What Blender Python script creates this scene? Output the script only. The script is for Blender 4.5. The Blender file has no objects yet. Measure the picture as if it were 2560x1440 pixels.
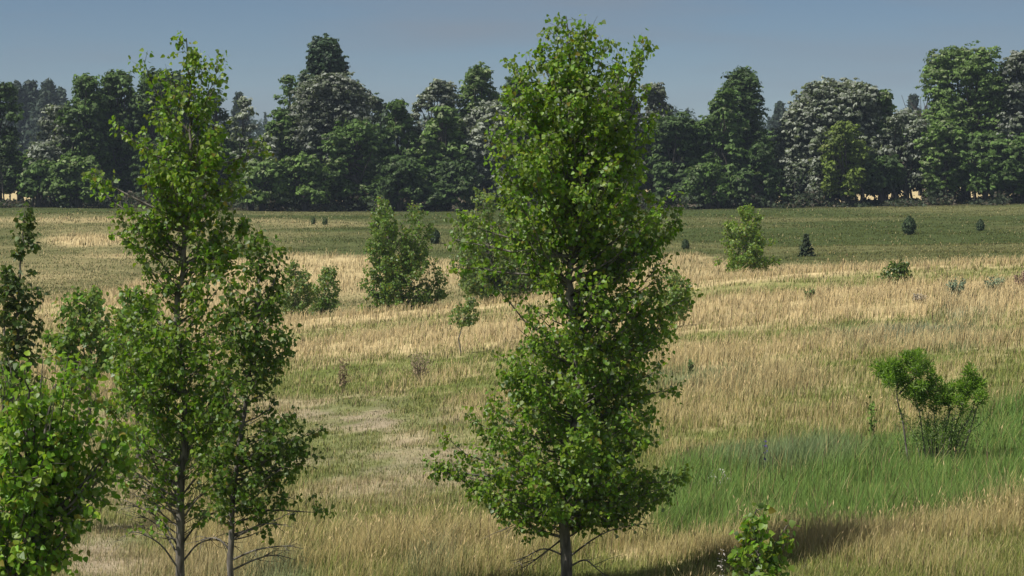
import bpy, math, numpy as np
from mathutils import Vector
RAD = math.radians
sc = bpy.context.scene
COL = sc.collection

# ------------------------------------------------------------------ camera model (measured from the photograph, 2560x1440)
F, CX, CY, YH, CAMZ = 6022.0, 1280.0, 720.0, 400.0, 4.2
PITCH = math.atan((CY - YH) / F)
cp, sp = math.cos(PITCH), math.sin(PITCH)

def at(px, py, Y):
    """world point seen at photo pixel (px, py) that lies Y metres in front of the camera"""
    px, py, Y = np.broadcast_arrays(np.asarray(px, float), np.asarray(py, float), np.asarray(Y, float))
    u = (px - CX) / F; v = (CY - py) / F
    dy = cp + v * sp; dz = -sp + v * cp
    k = Y / dy
    return np.stack([u * k, Y, CAMZ + dz * k], -1)

def proj(P):
    P = np.asarray(P, float)
    x, y, z = P[..., 0], P[..., 1], P[..., 2] - CAMZ
    f = y * cp - z * sp; up = y * sp + z * cp
    f = np.maximum(f, 1e-3)
    return CX + F * x / f, CY - F * up / f

# ------------------------------------------------------------------ noise
def hash2(ix, iy, seed):
    h = (ix.astype(np.int64) * 374761393 + iy.astype(np.int64) * 668265263 + seed * 1442695041) & 0xffffffff
    h = ((h ^ (h >> 13)) * 1274126177) & 0xffffffff
    return ((h ^ (h >> 16)) & 0xffff) / 65535.0

def vnoise(x, y, seed=0):
    ix, iy = np.floor(x), np.floor(y)
    fx, fy = x - ix, y - iy
    fx = fx * fx * (3 - 2 * fx); fy = fy * fy * (3 - 2 * fy)
    a = hash2(ix, iy, seed); b = hash2(ix + 1, iy, seed); c = hash2(ix, iy + 1, seed); d = hash2(ix + 1, iy + 1, seed)
    return a + (b - a) * fx + (c - a) * fy + (a - b - c + d) * fx * fy

def fbm(x, y, seed=0, o=4):
    t, a, s = 0, .5, 0
    for i in range(o):
        t = t + a * vnoise(x, y, seed + i * 17); s += a; a *= .5; x = x * 2.03 + 3.1; y = y * 2.03 + 1.7
    return t / s            # 0..1, mean .5

def sstep(a, b, x):
    t = np.clip((x - a) / (b - a), 0, 1)
    return t * t * (3 - 2 * t)

def norm(v):
    return v / np.maximum(np.linalg.norm(v, axis=-1, keepdims=True), 1e-9)

# ------------------------------------------------------------------ terrain height
_S = np.array([-6000, -500, 0, 400, 700, 1000, 1400, 1800, 2200, 2560, 3000, 8500], float)
_T = {   # depth: height for each column above
    0:   [.9]*12,
    10:  [.7, .6, .5, .5, .5, .5, .5, .6, .7, .8, .9, 1.2],
    20:  [.1, .1, .1, .05, .02, .08, .18, .28, .4, .5, .55, .9],
    32:  [-.2, -.25, -.3, -.3, -.3, -.22, -.06, .04, .12, .25, .4, .9],
    45:  [-.4, -.5, -.6, -.6, -.6, -.38, -.1, .1, .3, .52, .7, 1.2],
    60:  [-.5, -.7, -.85, -.92, -1.0, -.72, -.36, .04, .38, .62, .8, 1.3],
    75:  [-.6, -.9, -1.05, -1.2, -1.36, -.95, -.52, .02, .42, .68, .85, 1.3],
    85:  [-.6, -.95, -1.1, -1.3, -1.6, -1.13, -.6, .02, .43, .62, .8, 1.2],
    95:  [-.6, -1.0, -1.15, -1.35, -1.95, -1.75, -1.35, -.75, -.25, 0, .2, .6],
    110: [-.7, -1.15, -1.28, -1.4, -1.6, -1.28, -.95, -.5, -.3, -.1, 0, .3],
    125: [-.7, -.95, -.95, -.9, -.78, -.5, -.38, -.28, -.2, -.1, 0, .3],
    150: [-.4, -.3, -.2, -.1, -.05, -.03, .0, .03, .06, .1, .15, .3],
    175: [.05, .08, .1, .08, 0, -.02, .08, .14, .2, .3, .35, .3],
    200: [.38, .38, .38, .28, .02, -.05, .08, .22, .4, .68, .75, .7],
    212: [.42, .42, .42, .33, .1, .04, .14, .26, .42, .68, .75, .7],
    260: [.05]*12,
    400: [-.9]*12,
    480: [-.2]*12,
    600: [3.5]*12,
    720: [8.5]*12,
    900: [9.0]*12,
    1300: [4]*12,
    4000: [0]*12,
}
_D = np.array(sorted(_T)); _Z = np.array([_T[k] for k in _D], float)
_ld = np.concatenate([np.linspace(0, 12, 25), np.exp(np.linspace(math.log(12.4), math.log(4000), 420))])
_ss = np.linspace(-6000, 8500, 581)
_tmp = np.array([np.interp(_ld, _D, _Z[:, j]) for j in range(len(_S))])
_tab = np.array([np.interp(_ss, _S, _tmp[:, i]) for i in range(len(_ld))])      # depth x column
for _ in range(3):
    p = np.pad(_tab, ((1, 1), (4, 4)), 'edge')
    _tab = (p[:-2, 4:-4] + 2 * p[1:-1, 4:-4] + p[2:, 4:-4]) / 4
    p = np.pad(_tab, ((0, 0), (4, 4)), 'edge')
    _tab = sum(p[:, k:k + _tab.shape[1]] for k in range(9)) / 9

def ground_z(x, y):
    x = np.asarray(x, float); y = np.asarray(y, float)
    d = np.clip(y, 0.01, 3990)
    s = np.clip(CX + F * x / np.maximum(d, 4), -5990, 8490)
    fi = np.interp(d, _ld, np.arange(len(_ld))); i = np.clip(fi.astype(int), 0, len(_ld) - 2); fi = fi - i
    fj = (s + 6000) / 25.0; j = np.clip(fj.astype(int), 0, len(_ss) - 2); fj = fj - j
    z = (_tab[i, j] * (1 - fj) + _tab[i, j + 1] * fj) * (1 - fi) + (_tab[i + 1, j] * (1 - fj) + _tab[i + 1, j + 1] * fj) * fi
    amp = np.clip(1 - (d - 150) / 60, .15, 1)
    return z + amp * ((fbm(x / 9, y / 9, 3) - .5) * .38 + (fbm(x / 1.6, y / 1.6, 9, 3) - .5) * .09)

# ------------------------------------------------------------------ ground cover: what grows where
def blob(px, py, cx, cy, rx, ry, soft=.5):
    q = np.sqrt(((px - cx) / rx) ** 2 + ((py - cy) / ry) ** 2)
    return 1 - sstep(1 - soft, 1 + soft, q)

_rs = ([-800, 0, 340, 500, 680, 1000, 1400, 1800, 2200, 2560, 3300], [715, 715, 715, 740, 800, 765, 725, 680, 650, 635, 610])
def cover(x, y):
    """straw share, lushness, sage, bare soil, grass height for ground points"""
    z = ground_z(x, y)
    px, py = proj(np.stack([x, y, z], -1))
    n1 = fbm(x / 2.2, y / 3.2, 21) - .5; n2 = fbm(x / 6.5, y / 9, 33) - .5; n3 = fbm(x / .7, y / .9, 41, 3) - .5
    npz = np.tanh((fbm(x / .8, y / 1.7, 83, 3) - .5) * 7); nn = n1 * 1.2 + n2 * 1.1 + n3 * .5
    near = 1 - sstep(87, 90, y)
    py = py - near * .2 * F / np.maximum(y, 8)          # the tops of the grass are what shows, not its foot
    v = py - np.interp(px, *_rs) + n2 * 16
    v2 = v + n1 * 12
    n4 = fbm(x / 11, v / 20, 61, 3) - .5
    k = sstep(1450, 1750, px)
    st = np.interp(v2, [-60, 12, 26, 42, 56, 70, 105, 122, 150, 230, 330, 420], [.95, .97, .3, .22, .88, .97, .95, .4, .12, .2, .22, .24])
    stR = np.interp(v2, [-60, 8, 20, 44, 58, 75, 118, 135, 160, 178, 200, 225, 300, 420], [.95, .97, .25, .2, .85, .96, .95, .2, .25, .82, .7, .28, .3, .22])
    st = st * (1 - k) + stR * k
    lf = 1 - sstep(560, 700, px)
    st = st * (1 - lf) + (.72 - .35 * sstep(880, 1000, py)) * lf
    band = blob(px, py, 960, 925, 360, 48); st = st * (1 - .45 * band)
    st = st + .16 * blob(px, py, 2000, 980, 420, 90) + .2 * blob(px, py, 1750, 1090, 130, 60)
    top = np.interp(px, [1560, 1640, 1700, 1900, 2200, 2400, 2560, 3000], [1280, 1180, 1115, 1085, 1075, 1035, 975, 900])
    bot = np.interp(px, [1500, 1750, 2100, 2300, 2560, 3000], [1290, 1298, 1290, 1268, 1235, 1200])
    lush = sstep(top - 25, top + 30, py + n1 * 60) * (1 - sstep(bot - 14, bot + 16, py + n1 * 26)) * sstep(1560, 1680, px + n1 * 80)
    lush = lush * near
    tan2 = sstep(bot - 4, bot + 14, py + n1 * 26) * (1 - sstep(bot + 35, bot + 70, py + n1 * 50)) * sstep(1380, 1560, px)
    st = np.maximum(st * (1 - 1.05 * lush), .92 * tan2)
    st = st - .2 * sstep(1330, 1390, py) * (1 - tan2) + .1 * blob(px, py, 1250, 1400, 400, 80)
    bare = .8 * blob(px, py, 980, 1110, 330, 115) + .75 * blob(px, py, 230, 1180, 190, 190) + .5 * blob(px, py, 330, 1400, 260, 90) + .55 * blob(px, py, 820, 1000, 260, 40)
    bare = np.clip(bare * (.62 + npz * .42 + n2 * .8), 0, 1) * near * (1 - lush)
    sage = .9 * blob(px, py, 2290, 822, 220, 30) + .7 * blob(px, py, 2390, 745, 46, 36) + .6 * blob(px, py, 2480, 745, 44, 34) + .65 * blob(px, py, 1800, 925, 230, 36) + .5 * blob(px, py, 1950, 1120, 200, 40) \
        + .4 * blob(px, py, 640, 1400, 130, 60) + .4 * blob(px, py, 1080, 1380, 60, 60)
    sage = np.clip(sage * (1 + nn * 1.6), 0, 1) * near
    # beyond the rise
    yb = 14 + np.interp(px, [-900, 0, 150, 300, 420, 560, 700, 1000, 1200, 1500, 1700, 1950, 2050, 2560, 3300], [745, 738, 735, 705, 662, 630, 614, 620, 640, 640, 632, 648, 655, 720, 800])
    fs = .9 * sstep(-9, 9, py - yb + n2 * 26 + n1 * 12) - .1
    fs = fs + .75 * blob(px, py + n2 * 14, 215, 602, 100, 15) + .35 * blob(px, py, 260, 551, 420, 6) + .35 * blob(px, py, 330, 640, 160, 6) + .28 * blob(px, py, 800, 560, 160, 8) + .15 * blob(px, py, 60, 690, 200, 14)
    fs = fs + n1 * .22 + n2 * .25
    fs = fs + (.3 + n4 * .5) * (1 - sstep(450, 1150, px)) * (1 - sstep(170, 190, y) * .6)
    fs = fs * (1 - .75 * (1 - sstep(99, 108, y)) * blob(px, px * 0, 930, 0, 340, 1e9, .3))
    fb = sstep(205, 213, y) * (1 - sstep(440, 480, y))
    fs = np.maximum(fs, fb * .98) * (1 - sstep(440, 480, y))
    st = near * (st + (nn * .5 * np.clip(.45 + v / 300, .45, 1) + n4 * .8 * np.clip(.35 + v / 250, .35, 1) + npz * .3 * sstep(40, 160, v)) * (1 - .9 * lush)) + (1 - near) * fs
    st = np.clip(st, 0.02, .98)
    h = .15 + .2 * st + .3 * lush + .12 * sage
    h = h * (1 - .78 * bare)
    h = near * h + (1 - near) * (.14 + .22 * sstep(.4, .8, st))
    h = h * (.75 + n3 * .9 + n1 * .4)
    return st, lush, sage, bare, np.clip(h, .04, 1), near, n1, n3

STRAW = np.array([.64, .51, .272]); OLIVE = np.array([.165, .2, .06]); LUSH = np.array([.12, .215, .058])
SAGE = np.array([.17, .205, .135]); SOIL = np.array([.29, .235, .18]); FIELD = np.array([.056, .078, .027])

# ------------------------------------------------------------------ mesh helpers
class MB:
    def __init__(s): s.v, s.q, s.t, s.c, s.n = [], [], [], [], 0
    def add(s, V, quads=None, tris=None, col=None):
        V = np.asarray(V, float).reshape(-1, 3)
        if quads is not None and len(quads): s.q.append(np.asarray(quads, np.int64) + s.n)
        if tris is not None and len(tris): s.t.append(np.asarray(tris, np.int64) + s.n)
        s.v.append(V)
        if col is None: col = np.ones((len(V), 3)) * .2
        col = np.asarray(col, float)
        if col.ndim == 1: col = np.repeat(col[None], len(V), 0)
        s.c.append(col); s.n += len(V)
    def build(s, name, mat, parent=None, origin=None, smooth=False):
        V = np.concatenate(s.v); C = np.concatenate(s.c)
        if parent is not None: V = V - np.array(parent.location)
        elif origin is not None: V = V - np.asarray(origin)
        q = np.concatenate(s.q) if s.q else np.zeros((0, 4), np.int64)
        t = np.concatenate(s.t) if s.t else np.zeros((0, 3), np.int64)
        me = bpy.data.meshes.new(name)
        me.vertices.add(len(V)); me.vertices.foreach_set('co', V.astype(np.float32).ravel())
        loops = np.concatenate([q.ravel(), t.ravel()]).astype(np.int32)
        me.loops.add(len(loops)); me.loops.foreach_set('vertex_index', loops)
        tot = np.concatenate([np.full(len(q), 4), np.full(len(t), 3)]).astype(np.int32)
        start = np.concatenate([[0], np.cumsum(tot)[:-1]]).astype(np.int32)
        me.polygons.add(len(tot)); me.polygons.foreach_set('loop_start', start); me.polygons.foreach_set('loop_total', tot)
        if smooth: me.polygons.foreach_set('use_smooth', np.ones(len(tot), bool))
        a = me.attributes.new('col', 'FLOAT_COLOR', 'POINT')
        a.data.foreach_set('color', np.concatenate([C, np.ones((len(C), 1))], 1).astype(np.float32).ravel())
        me.update(calc_edges=True)
        me.materials.append(mat)
        o = bpy.data.objects.new(name, me); COL.objects.link(o)
        if parent is not None: o.parent = parent
        elif origin is not None: o.location = origin
        return o

def tag(o, label, cat, group=None, kind=None):
    if label: o['label'] = label
    if cat: o['category'] = cat
    if group: o['group'] = group
    if kind: o['kind'] = kind
    return o

def thing(name, loc, label, cat, group=None):
    o = bpy.data.objects.new(name, None); COL.objects.link(o)
    o.location = [float(a) for a in loc]; o.empty_display_size = .2
    return tag(o, label, cat, group)

def tubes(mb, P, Rr, sides, col):
    """P (N,K,3) polylines, Rr (N,K) radii"""
    P = np.asarray(P, float); Rr = np.asarray(Rr, float)
    N, K, _ = P.shape
    T = norm(np.gradient(P, axis=1))
    ref = np.where(np.abs(T[..., 2:3]) > .9, np.array([1., 0, 0]), np.array([0, 0, 1.]))
    A = norm(np.cross(T, ref)); B = np.cross(T, A)
    th = np.arange(sides) * 2 * math.pi / sides
    V = P[:, :, None] + Rr[:, :, None, None] * (np.cos(th)[:, None] * A[:, :, None] + np.sin(th)[:, None] * B[:, :, None])
    n, k, s = np.meshgrid(np.arange(N), np.arange(K - 1), np.arange(sides), indexing='ij')
    b = n * K * sides; s2 = (s + 1) % sides
    Q = np.stack([b + k * sides + s, b + k * sides + s2, b + (k + 1) * sides + s2, b + (k + 1) * sides + s], -1).reshape(-1, 4)
    mb.add(V, Q, None, col)

def smooth_poly(P, R, sub=4):
    """Catmull-Rom through points"""
    P = np.asarray(P, float); R = np.asarray(R, float)
    Q = np.concatenate([[2 * P[0] - P[1]], P, [2 * P[-1] - P[-2]]])
    out, ro = [], []
    for i in range(len(P) - 1):
        for t in np.linspace(0, 1, sub, endpoint=False):
            a, b, c, d = Q[i:i + 4]
            out.append(.5 * (2 * b + (c - a) * t + (2 * a - 5 * b + 4 * c - d) * t * t + (3 * b - a - 3 * c + d) * t ** 3))
            ro.append(R[i] + (R[i + 1] - R[i]) * t)
    out.append(P[-1]); ro.append(R[-1])
    return np.array(out), np.array(ro)

_LU = np.array([0, .16, .5, 1, .5, .16]); _LV = np.array([0, .46, .4, 0, -.4, -.46]); _LW = np.array([0, .1, .1, -.06, .1, .1])
def leaves(mb, P, D, N, size, col, wide=1.0):
    D = norm(D); N = N - D * (N * D).sum(-1, keepdims=True); N = norm(N); S = np.cross(N, D)
    size = np.broadcast_to(size, (len(P),))[:, None, None]
    V = P[:, None] + size * (_LU[:, None] * D[:, None] + wide * _LV[:, None] * S[:, None] + _LW[:, None] * N[:, None])
    i = np.arange(len(P))[:, None] * 6
    Q = np.concatenate([i + np.array([[0, 1, 2, 3]]), i + np.array([[0, 3, 4, 5]])])
    Q = Q[:, ::-1]
    mb.add(V, Q, None, np.repeat(col, 6, 0))

def cards(mb, P, N, size, col, rng, aspect=1.5):
    """small pointed leaf-spray faces"""
    n = len(P); N = norm(N)
    r = norm(rng.normal(size=(n, 3))); A = norm(np.cross(N, r)); B = np.cross(N, A)
    s = np.broadcast_to(size, (n,))[:, None]
    k = rng.uniform(.7, 1.3, (n, 4, 1))
    V = np.stack([P - A * s * aspect * .5 * k[:, 0], P - B * s * .5 * k[:, 1] + N * s * .12, P + A * s * aspect * .5 * k[:, 2], P + B * s * .5 * k[:, 3] + N * s * .12], 1)
    Q = np.arange(n)[:, None] * 4 + np.array([[0, 1, 2, 3]])
    mb.add(V, Q, None, np.repeat(col, 4, 0))

# ------------------------------------------------------------------ materials
def new_mat(name):
    m = bpy.data.materials.new(name); m.use_nodes = True
    nt = m.node_tree; nt.nodes.clear()
    return m, nt, nt.nodes, nt.links

def foliage_mat(name, rough=.45, transl=.3, back=None, spec=.4, backmix=.6):
    m, nt, N, L = new_mat(name)
    out = N.new('ShaderNodeOutputMaterial'); p = N.new('ShaderNodeBsdfPrincipled'); t = N.new('ShaderNodeBsdfTranslucent'); mx = N.new('ShaderNodeMixShader')
    at_ = N.new('ShaderNodeAttribute'); at_.attribute_name = 'col'
    col = at_.outputs['Color']
    if back is not None:
        g = N.new('ShaderNodeNewGeometry'); mc = N.new('ShaderNodeMix'); mc.data_type = 'RGBA'
        mul = N.new('ShaderNodeMath'); mul.operation = 'MULTIPLY'; mul.inputs[1].default_value = backmix
        L.new(g.outputs['Backfacing'], mul.inputs[0]); L.new(mul.outputs[0], mc.inputs['Factor'])
        L.new(col, mc.inputs['A']); mc.inputs['B'].default_value = (*back, 1)
        L.new(mc.outputs['Result'], p.inputs['Base Color'])
    else:
        L.new(col, p.inputs['Base Color'])
    hs = N.new('ShaderNodeMix'); hs.data_type = 'RGBA'; hs.blend_type = 'MULTIPLY'; hs.inputs['Factor'].default_value = 1
    L.new(col, hs.inputs['A']); hs.inputs['B'].default_value = (1.5, 1.7, .7, 1)
    L.new(hs.outputs['Result'], t.inputs['Color'])
    p.inputs['Roughness'].default_value = rough; p.inputs['Specular IOR Level'].default_value = spec
    mx.inputs[0].default_value = transl
    L.new(p.outputs[0], mx.inputs[1]); L.new(t.outputs[0], mx.inputs[2]); L.new(mx.outputs[0], out.inputs[0])
    return m

def grass_mat(name):
    m, nt, N, L = new_mat(name)
    out = N.new('ShaderNodeOutputMaterial'); p = N.new('ShaderNodeBsdfDiffuse'); t = N.new('ShaderNodeBsdfTranslucent'); mx = N.new('ShaderNodeMixShader')
    a = N.new('ShaderNodeAttribute'); a.attribute_name = 'col'
    L.new(a.outputs['Color'], p.inputs['Color']); L.new(a.outputs['Color'], t.inputs['Color'])
    g = N.new('ShaderNodeNewGeometry'); va = N.new('ShaderNodeVectorMath'); va.operation = 'ADD'; va.inputs[1].default_value = (0, 0, 2.4)
    vn = N.new('ShaderNodeVectorMath'); vn.operation = 'NORMALIZE'
    L.new(g.outputs['Normal'], va.inputs[0]); L.new(va.outputs[0], vn.inputs[0]); L.new(vn.outputs[0], p.inputs['Normal'])
    mx.inputs[0].default_value = .3
    L.new(p.outputs[0], mx.inputs[1]); L.new(t.outputs[0], mx.inputs[2]); L.new(mx.outputs[0], out.inputs[0])
    return m

def bark_mat(name, c1, c2, scale=18):
    m, nt, N, L = new_mat(name)
    out = N.new('ShaderNodeOutputMaterial'); p = N.new('ShaderNodeBsdfPrincipled')
    tc = N.new('ShaderNodeTexCoord'); mp = N.new('ShaderNodeMapping'); mp.inputs['Scale'].default_value = (1, 1, .3)
    nz = N.new('ShaderNodeTexNoise'); nz.inputs['Scale'].default_value = scale; nz.inputs['Detail'].default_value = 5
    cr = N.new('ShaderNodeValToRGB'); cr.color_ramp.elements[0].position = .35; cr.color_ramp.elements[1].position = .68
    cr.color_ramp.elements[0].color = (*c1, 1); cr.color_ramp.elements[1].color = (*c2, 1)
    bp = N.new('ShaderNodeBump'); bp.inputs['Strength'].default_value = .5; bp.inputs['Distance'].default_value = .02
    L.new(tc.outputs['Object'], mp.inputs[0]); L.new(mp.outputs[0], nz.inputs['Vector']); L.new(nz.outputs['Fac'], cr.inputs[0])
    L.new(cr.outputs[0], p.inputs['Base Color']); L.new(nz.outputs['Fac'], bp.inputs['Height']); L.new(bp.outputs[0], p.inputs['Normal'])
    p.inputs['Roughness'].default_value = .85
    L.new(p.outputs[0], out.inputs[0])
    return m

def ground_mat():
    m, nt, N, L = new_mat('meadow_ground')
    out = N.new('ShaderNodeOutputMaterial'); p = N.new('ShaderNodeBsdfDiffuse')
    a = N.new('ShaderNodeAttribute'); a.attribute_name = 'col'
    tc = N.new('ShaderNodeTexCoord'); nz = N.new('ShaderNodeTexNoise'); nz.inputs['Scale'].default_value = 6; nz.inputs['Detail'].default_value = 6
    n2 = N.new('ShaderNodeTexNoise'); n2.inputs['Scale'].default_value = 1.1; n2.inputs['Detail'].default_value = 4
    L.new(tc.outputs['Object'], nz.inputs['Vector']); L.new(tc.outputs['Object'], n2.inputs['Vector'])
    ad = N.new('ShaderNodeMath'); ad.operation = 'ADD'; L.new(nz.outputs['Fac'], ad.inputs[0]); L.new(n2.outputs['Fac'], ad.inputs[1])
    mr = N.new('ShaderNodeMapRange'); mr.inputs['From Min'].default_value = .7; mr.inputs['From Max'].default_value = 1.3; mr.inputs['To Min'].default_value = .7; mr.inputs['To Max'].default_value = 1.25
    L.new(ad.outputs[0], mr.inputs['Value'])
    mx = N.new('ShaderNodeVectorMath'); mx.operation = 'SCALE'
    L.new(a.outputs['Color'], mx.inputs[0]); L.new(mr.outputs[0], mx.inputs['Scale']); L.new(mx.outputs[0], p.inputs['Color'])
    bp = N.new('ShaderNodeBump'); bp.inputs['Strength'].default_value = .6; bp.inputs['Distance'].default_value = .05
    L.new(nz.outputs['Fac'], bp.inputs['Height']); L.new(bp.outputs[0], p.inputs['Normal'])
    L.new(p.outputs[0], out.inputs[0])
    return m

M_LEAF = foliage_mat('poplar_leaf', .45, .4, (.2, .25, .11), .35, .5)
M_SILVER = foliage_mat('woodland_leaf', .6, .22, None, .25)
M_NEEDLE = foliage_mat('needle', .6, .15, None, .2)
M_GRASS = grass_mat('meadow_grass')
M_BARK = bark_mat('poplar_bark', (.045, .038, .03), (.25, .225, .19))
M_DARKBARK = bark_mat('woodland_bark', (.03, .026, .022), (.09, .078, .062), 5)
M_GROUND = ground_mat()

# ------------------------------------------------------------------ ground sheet
def build_ground():
    dd = np.concatenate([np.linspace(.5, 12, 14), np.exp(np.linspace(math.log(12.3), math.log(230), 620)), np.exp(np.linspace(math.log(234), math.log(1300), 70))])
    s = np.concatenate([np.linspace(-5900, -520, 50), np.linspace(-500, 3060, 430), np.linspace(3090, 8400, 50)])
    Dg, Sg = np.meshgrid(dd, s, indexing='ij')
    X = (Sg - CX) / F * Dg; Y = Dg
    X, Y = X.ravel(), Y.ravel()
    Z = ground_z(X, Y)
    st, lu, sg, ba, h, near, n1, n3 = cover(X, Y)
    c = OLIVE * .85 * (1 - st[:, None]) + STRAW * .85 * st[:, None]
    c = c * (1 - lu[:, None]) + LUSH * .7 * lu[:, None]
    c = c * (1 - .6 * sg[:, None]) + SAGE * .6 * sg[:, None]
    c = c * (1 - .75 * ba[:, None]) + SOIL * .75 * ba[:, None]
    fv = sstep(.42, .68, fbm(X / 17, Y / 11, 71))[:, None]
    fz = (FIELD * (1 - .6 * fv) + np.array([.16, .155, .07]) * .6 * fv) * (1 - st[:, None]) + STRAW * .78 * st[:, None]
    c = c * near[:, None] + fz * (1 - near[:, None])
    w = sstep(440, 500, Y)[:, None]
    c = c * (1 - w) + np.array([.04, .06, .03]) * w
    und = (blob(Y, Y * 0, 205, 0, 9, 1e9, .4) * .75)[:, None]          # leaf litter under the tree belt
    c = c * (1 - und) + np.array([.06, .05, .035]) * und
    R_, C_ = Dg.shape
    i, j = np.meshgrid(np.arange(R_ - 1), np.arange(C_ - 1), indexing='ij')
    a = i * C_ + j
    Q = np.stack([a, a + 1, a + C_ + 1, a + C_], -1).reshape(-1, 4)
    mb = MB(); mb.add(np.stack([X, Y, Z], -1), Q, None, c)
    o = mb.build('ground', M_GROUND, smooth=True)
    tag(o, 'rolling meadow ground of dry straw, green hollows and bare soil', 'ground', kind='structure')
build_ground()

# ------------------------------------------------------------------ grass
def build_grass(name, label, d0, d1, ntuft, per, seed, wmin):
    rng = np.random.default_rng(seed)
    inv = rng.uniform(1 / d1, 1 / d0, ntuft); d = 1 / inv
    s = rng.uniform(-520, 3180, ntuft)
    x = (s - CX) / F * d
    st, lu, sg, ba, h, near, n1, n3 = cover(x, d)
    keep = rng.random(ntuft) > ba * .3
    x, d, st, lu, sg, ba, h, near = [a[keep] for a in (x, d, st, lu, sg, ba, h, near)]
    n = len(x)
    # per tuft: straw or green
    ts = np.clip(st + rng.normal(0, 1, n) * np.where(near > .5, .16, .05) * (1 - .85 * lu), 0, 1)
    fv = sstep(.42, .68, fbm(x / 17, d / 11, 71))[:, None]
    T = np.repeat(np.arange(n), per)
    m = len(T)
    rad = np.repeat(.05 + .0016 * d, per)
    bx = x[T] + rng.normal(0, 1, m) * rad; by = d[T] + rng.normal(0, 1, m) * rad * 1.2
    bz = ground_z(bx, by) - .01
    straw = rng.random(m) < ts[T]
    hh = h[T] * rng.uniform(.45, 1.25, m) * np.where(straw, 1.15, .85)
    hh = np.where((rng.random(m) < .05) & (near[T] > .5), hh * 1.35, hh)
    w = np.maximum(wmin, d[T] * .00018) * rng.uniform(.7, 1.5, m) * np.where(straw, .85, 1.15)
    yaw = rng.uniform(0, 2 * math.pi, m); lean = rng.normal(0, .17, m); bend = rng.normal(.12, .3, m)
    wind = .10
    ax, ay = np.cos(yaw), np.sin(yaw)
    P0 = np.stack([bx, by, bz], -1)
    A = np.stack([ax, ay, np.zeros(m)], -1); Pn = np.stack([-ay, ax, np.zeros(m)], -1)
    tipo = Pn * (lean * hh)[:, None] + np.array([1., .2, 0]) * (wind * hh)[:, None]
    P1 = P0 + tipo * .45 + np.array([0, 0, 1.]) * (hh * .55)[:, None]
    P2 = P0 + tipo + Pn * (bend * hh)[:, None] + A * (rng.normal(0, .14, m) * hh)[:, None] + np.array([0, 0, 1.]) * hh[:, None]
    g = OLIVE * (1 - lu[T, None]) + LUSH * lu[T, None]
    g = g * (1 - sg[T, None]) + SAGE * sg[T, None]
    fld = FIELD * 1.1 * (1 - .6 * fv) + np.array([.16, .155, .07]) * .6 * fv
    g = g * near[T, None] + fld[T] * (1 - near[T, None])
    g = g * (1 - .45 * ba[T, None]) + np.array([.2, .195, .13]) * .45 * ba[T, None]
    g = g * rng.uniform(.7, 1.45, (m, 1)) + np.array([.08, .06, .0]) * rng.random((m, 1)) ** 2
    gold = (np.clip((60 - d) / 30, 0, 1) * near)[T, None]
    y_ = STRAW * (1 - gold * np.array([.22, .18, .3])) * rng.uniform(.74, 1.14, (m, 1)) + np.array([.03, .0, -.02]) * rng.normal(0, .6, (m, 1))
    y_ = y_ * (1 - .5 * ba[T, None]) + SOIL * .9 * .5 * ba[T, None]
    c = np.where(straw[:, None], y_, g).clip(.01, .8)
    sk = (rng.random(m) < .012) & (near[T] > .5) & (ba[T] < .4)
    c[sk] = np.array([.13, .095, .06]) * rng.uniform(.6, 1.5, (sk.sum(), 1))
    P2[sk] += np.array([0, 0, 1.]) * (hh[sk] * .45)[:, None]; P1[sk] += np.array([0, 0, 1.]) * (hh[sk] * .2)[:, None]; w[sk] *= 1.5
    hw = (w * .5)[:, None]
    V = np.stack([P0 - A * hw, P0 + A * hw, P1 + A * hw * .85, P1 - A * hw * .85, P2], 1)
    b = np.arange(m)[:, None] * 5
    mb = MB(); mb.add(V, b + np.array([[0, 1, 2, 3]]), b + np.array([[3, 2, 4]]), np.repeat(c, 5, 0))
    # seed heads on some straw stalks
    sel = np.where(straw & (rng.random(m) < .11 * (1 - .7 * lu[T])) & (near[T] > .5) & (hh > .25))[0]
    if len(sel):
        k = len(sel); tip = P2[sel]; dirn = norm(P2[sel] - P1[sel]); hl = (hh[sel] * rng.uniform(.14, .26, k))[:, None]; ww = (w[sel] * 1.0)[:, None]
        V = np.stack([tip - dirn * hl * .5, tip + A[sel] * ww, tip + dirn * hl * .5, tip - A[sel] * ww], 1)
        mb.add(V, np.arange(k)[:, None] * 4 + np.array([[0, 1, 2, 3]]), None, np.repeat((STRAW * np.array([1.02, .98, .98]) * rng.uniform(.75, 1.15, (k, 1))), 4, 0))
    o = mb.build(name, M_GRASS)
    tag(o, label, 'grass', kind='stuff')
build_grass('meadow_grass', 'tall dry straw and green meadow grass covering the near slope', 13, 88, 93000, 16, 5, .0026)
build_grass('field_grass', 'short green and tan grass covering the field below the tree belt', 89, 203, 41000, 6, 6, .012)

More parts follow.
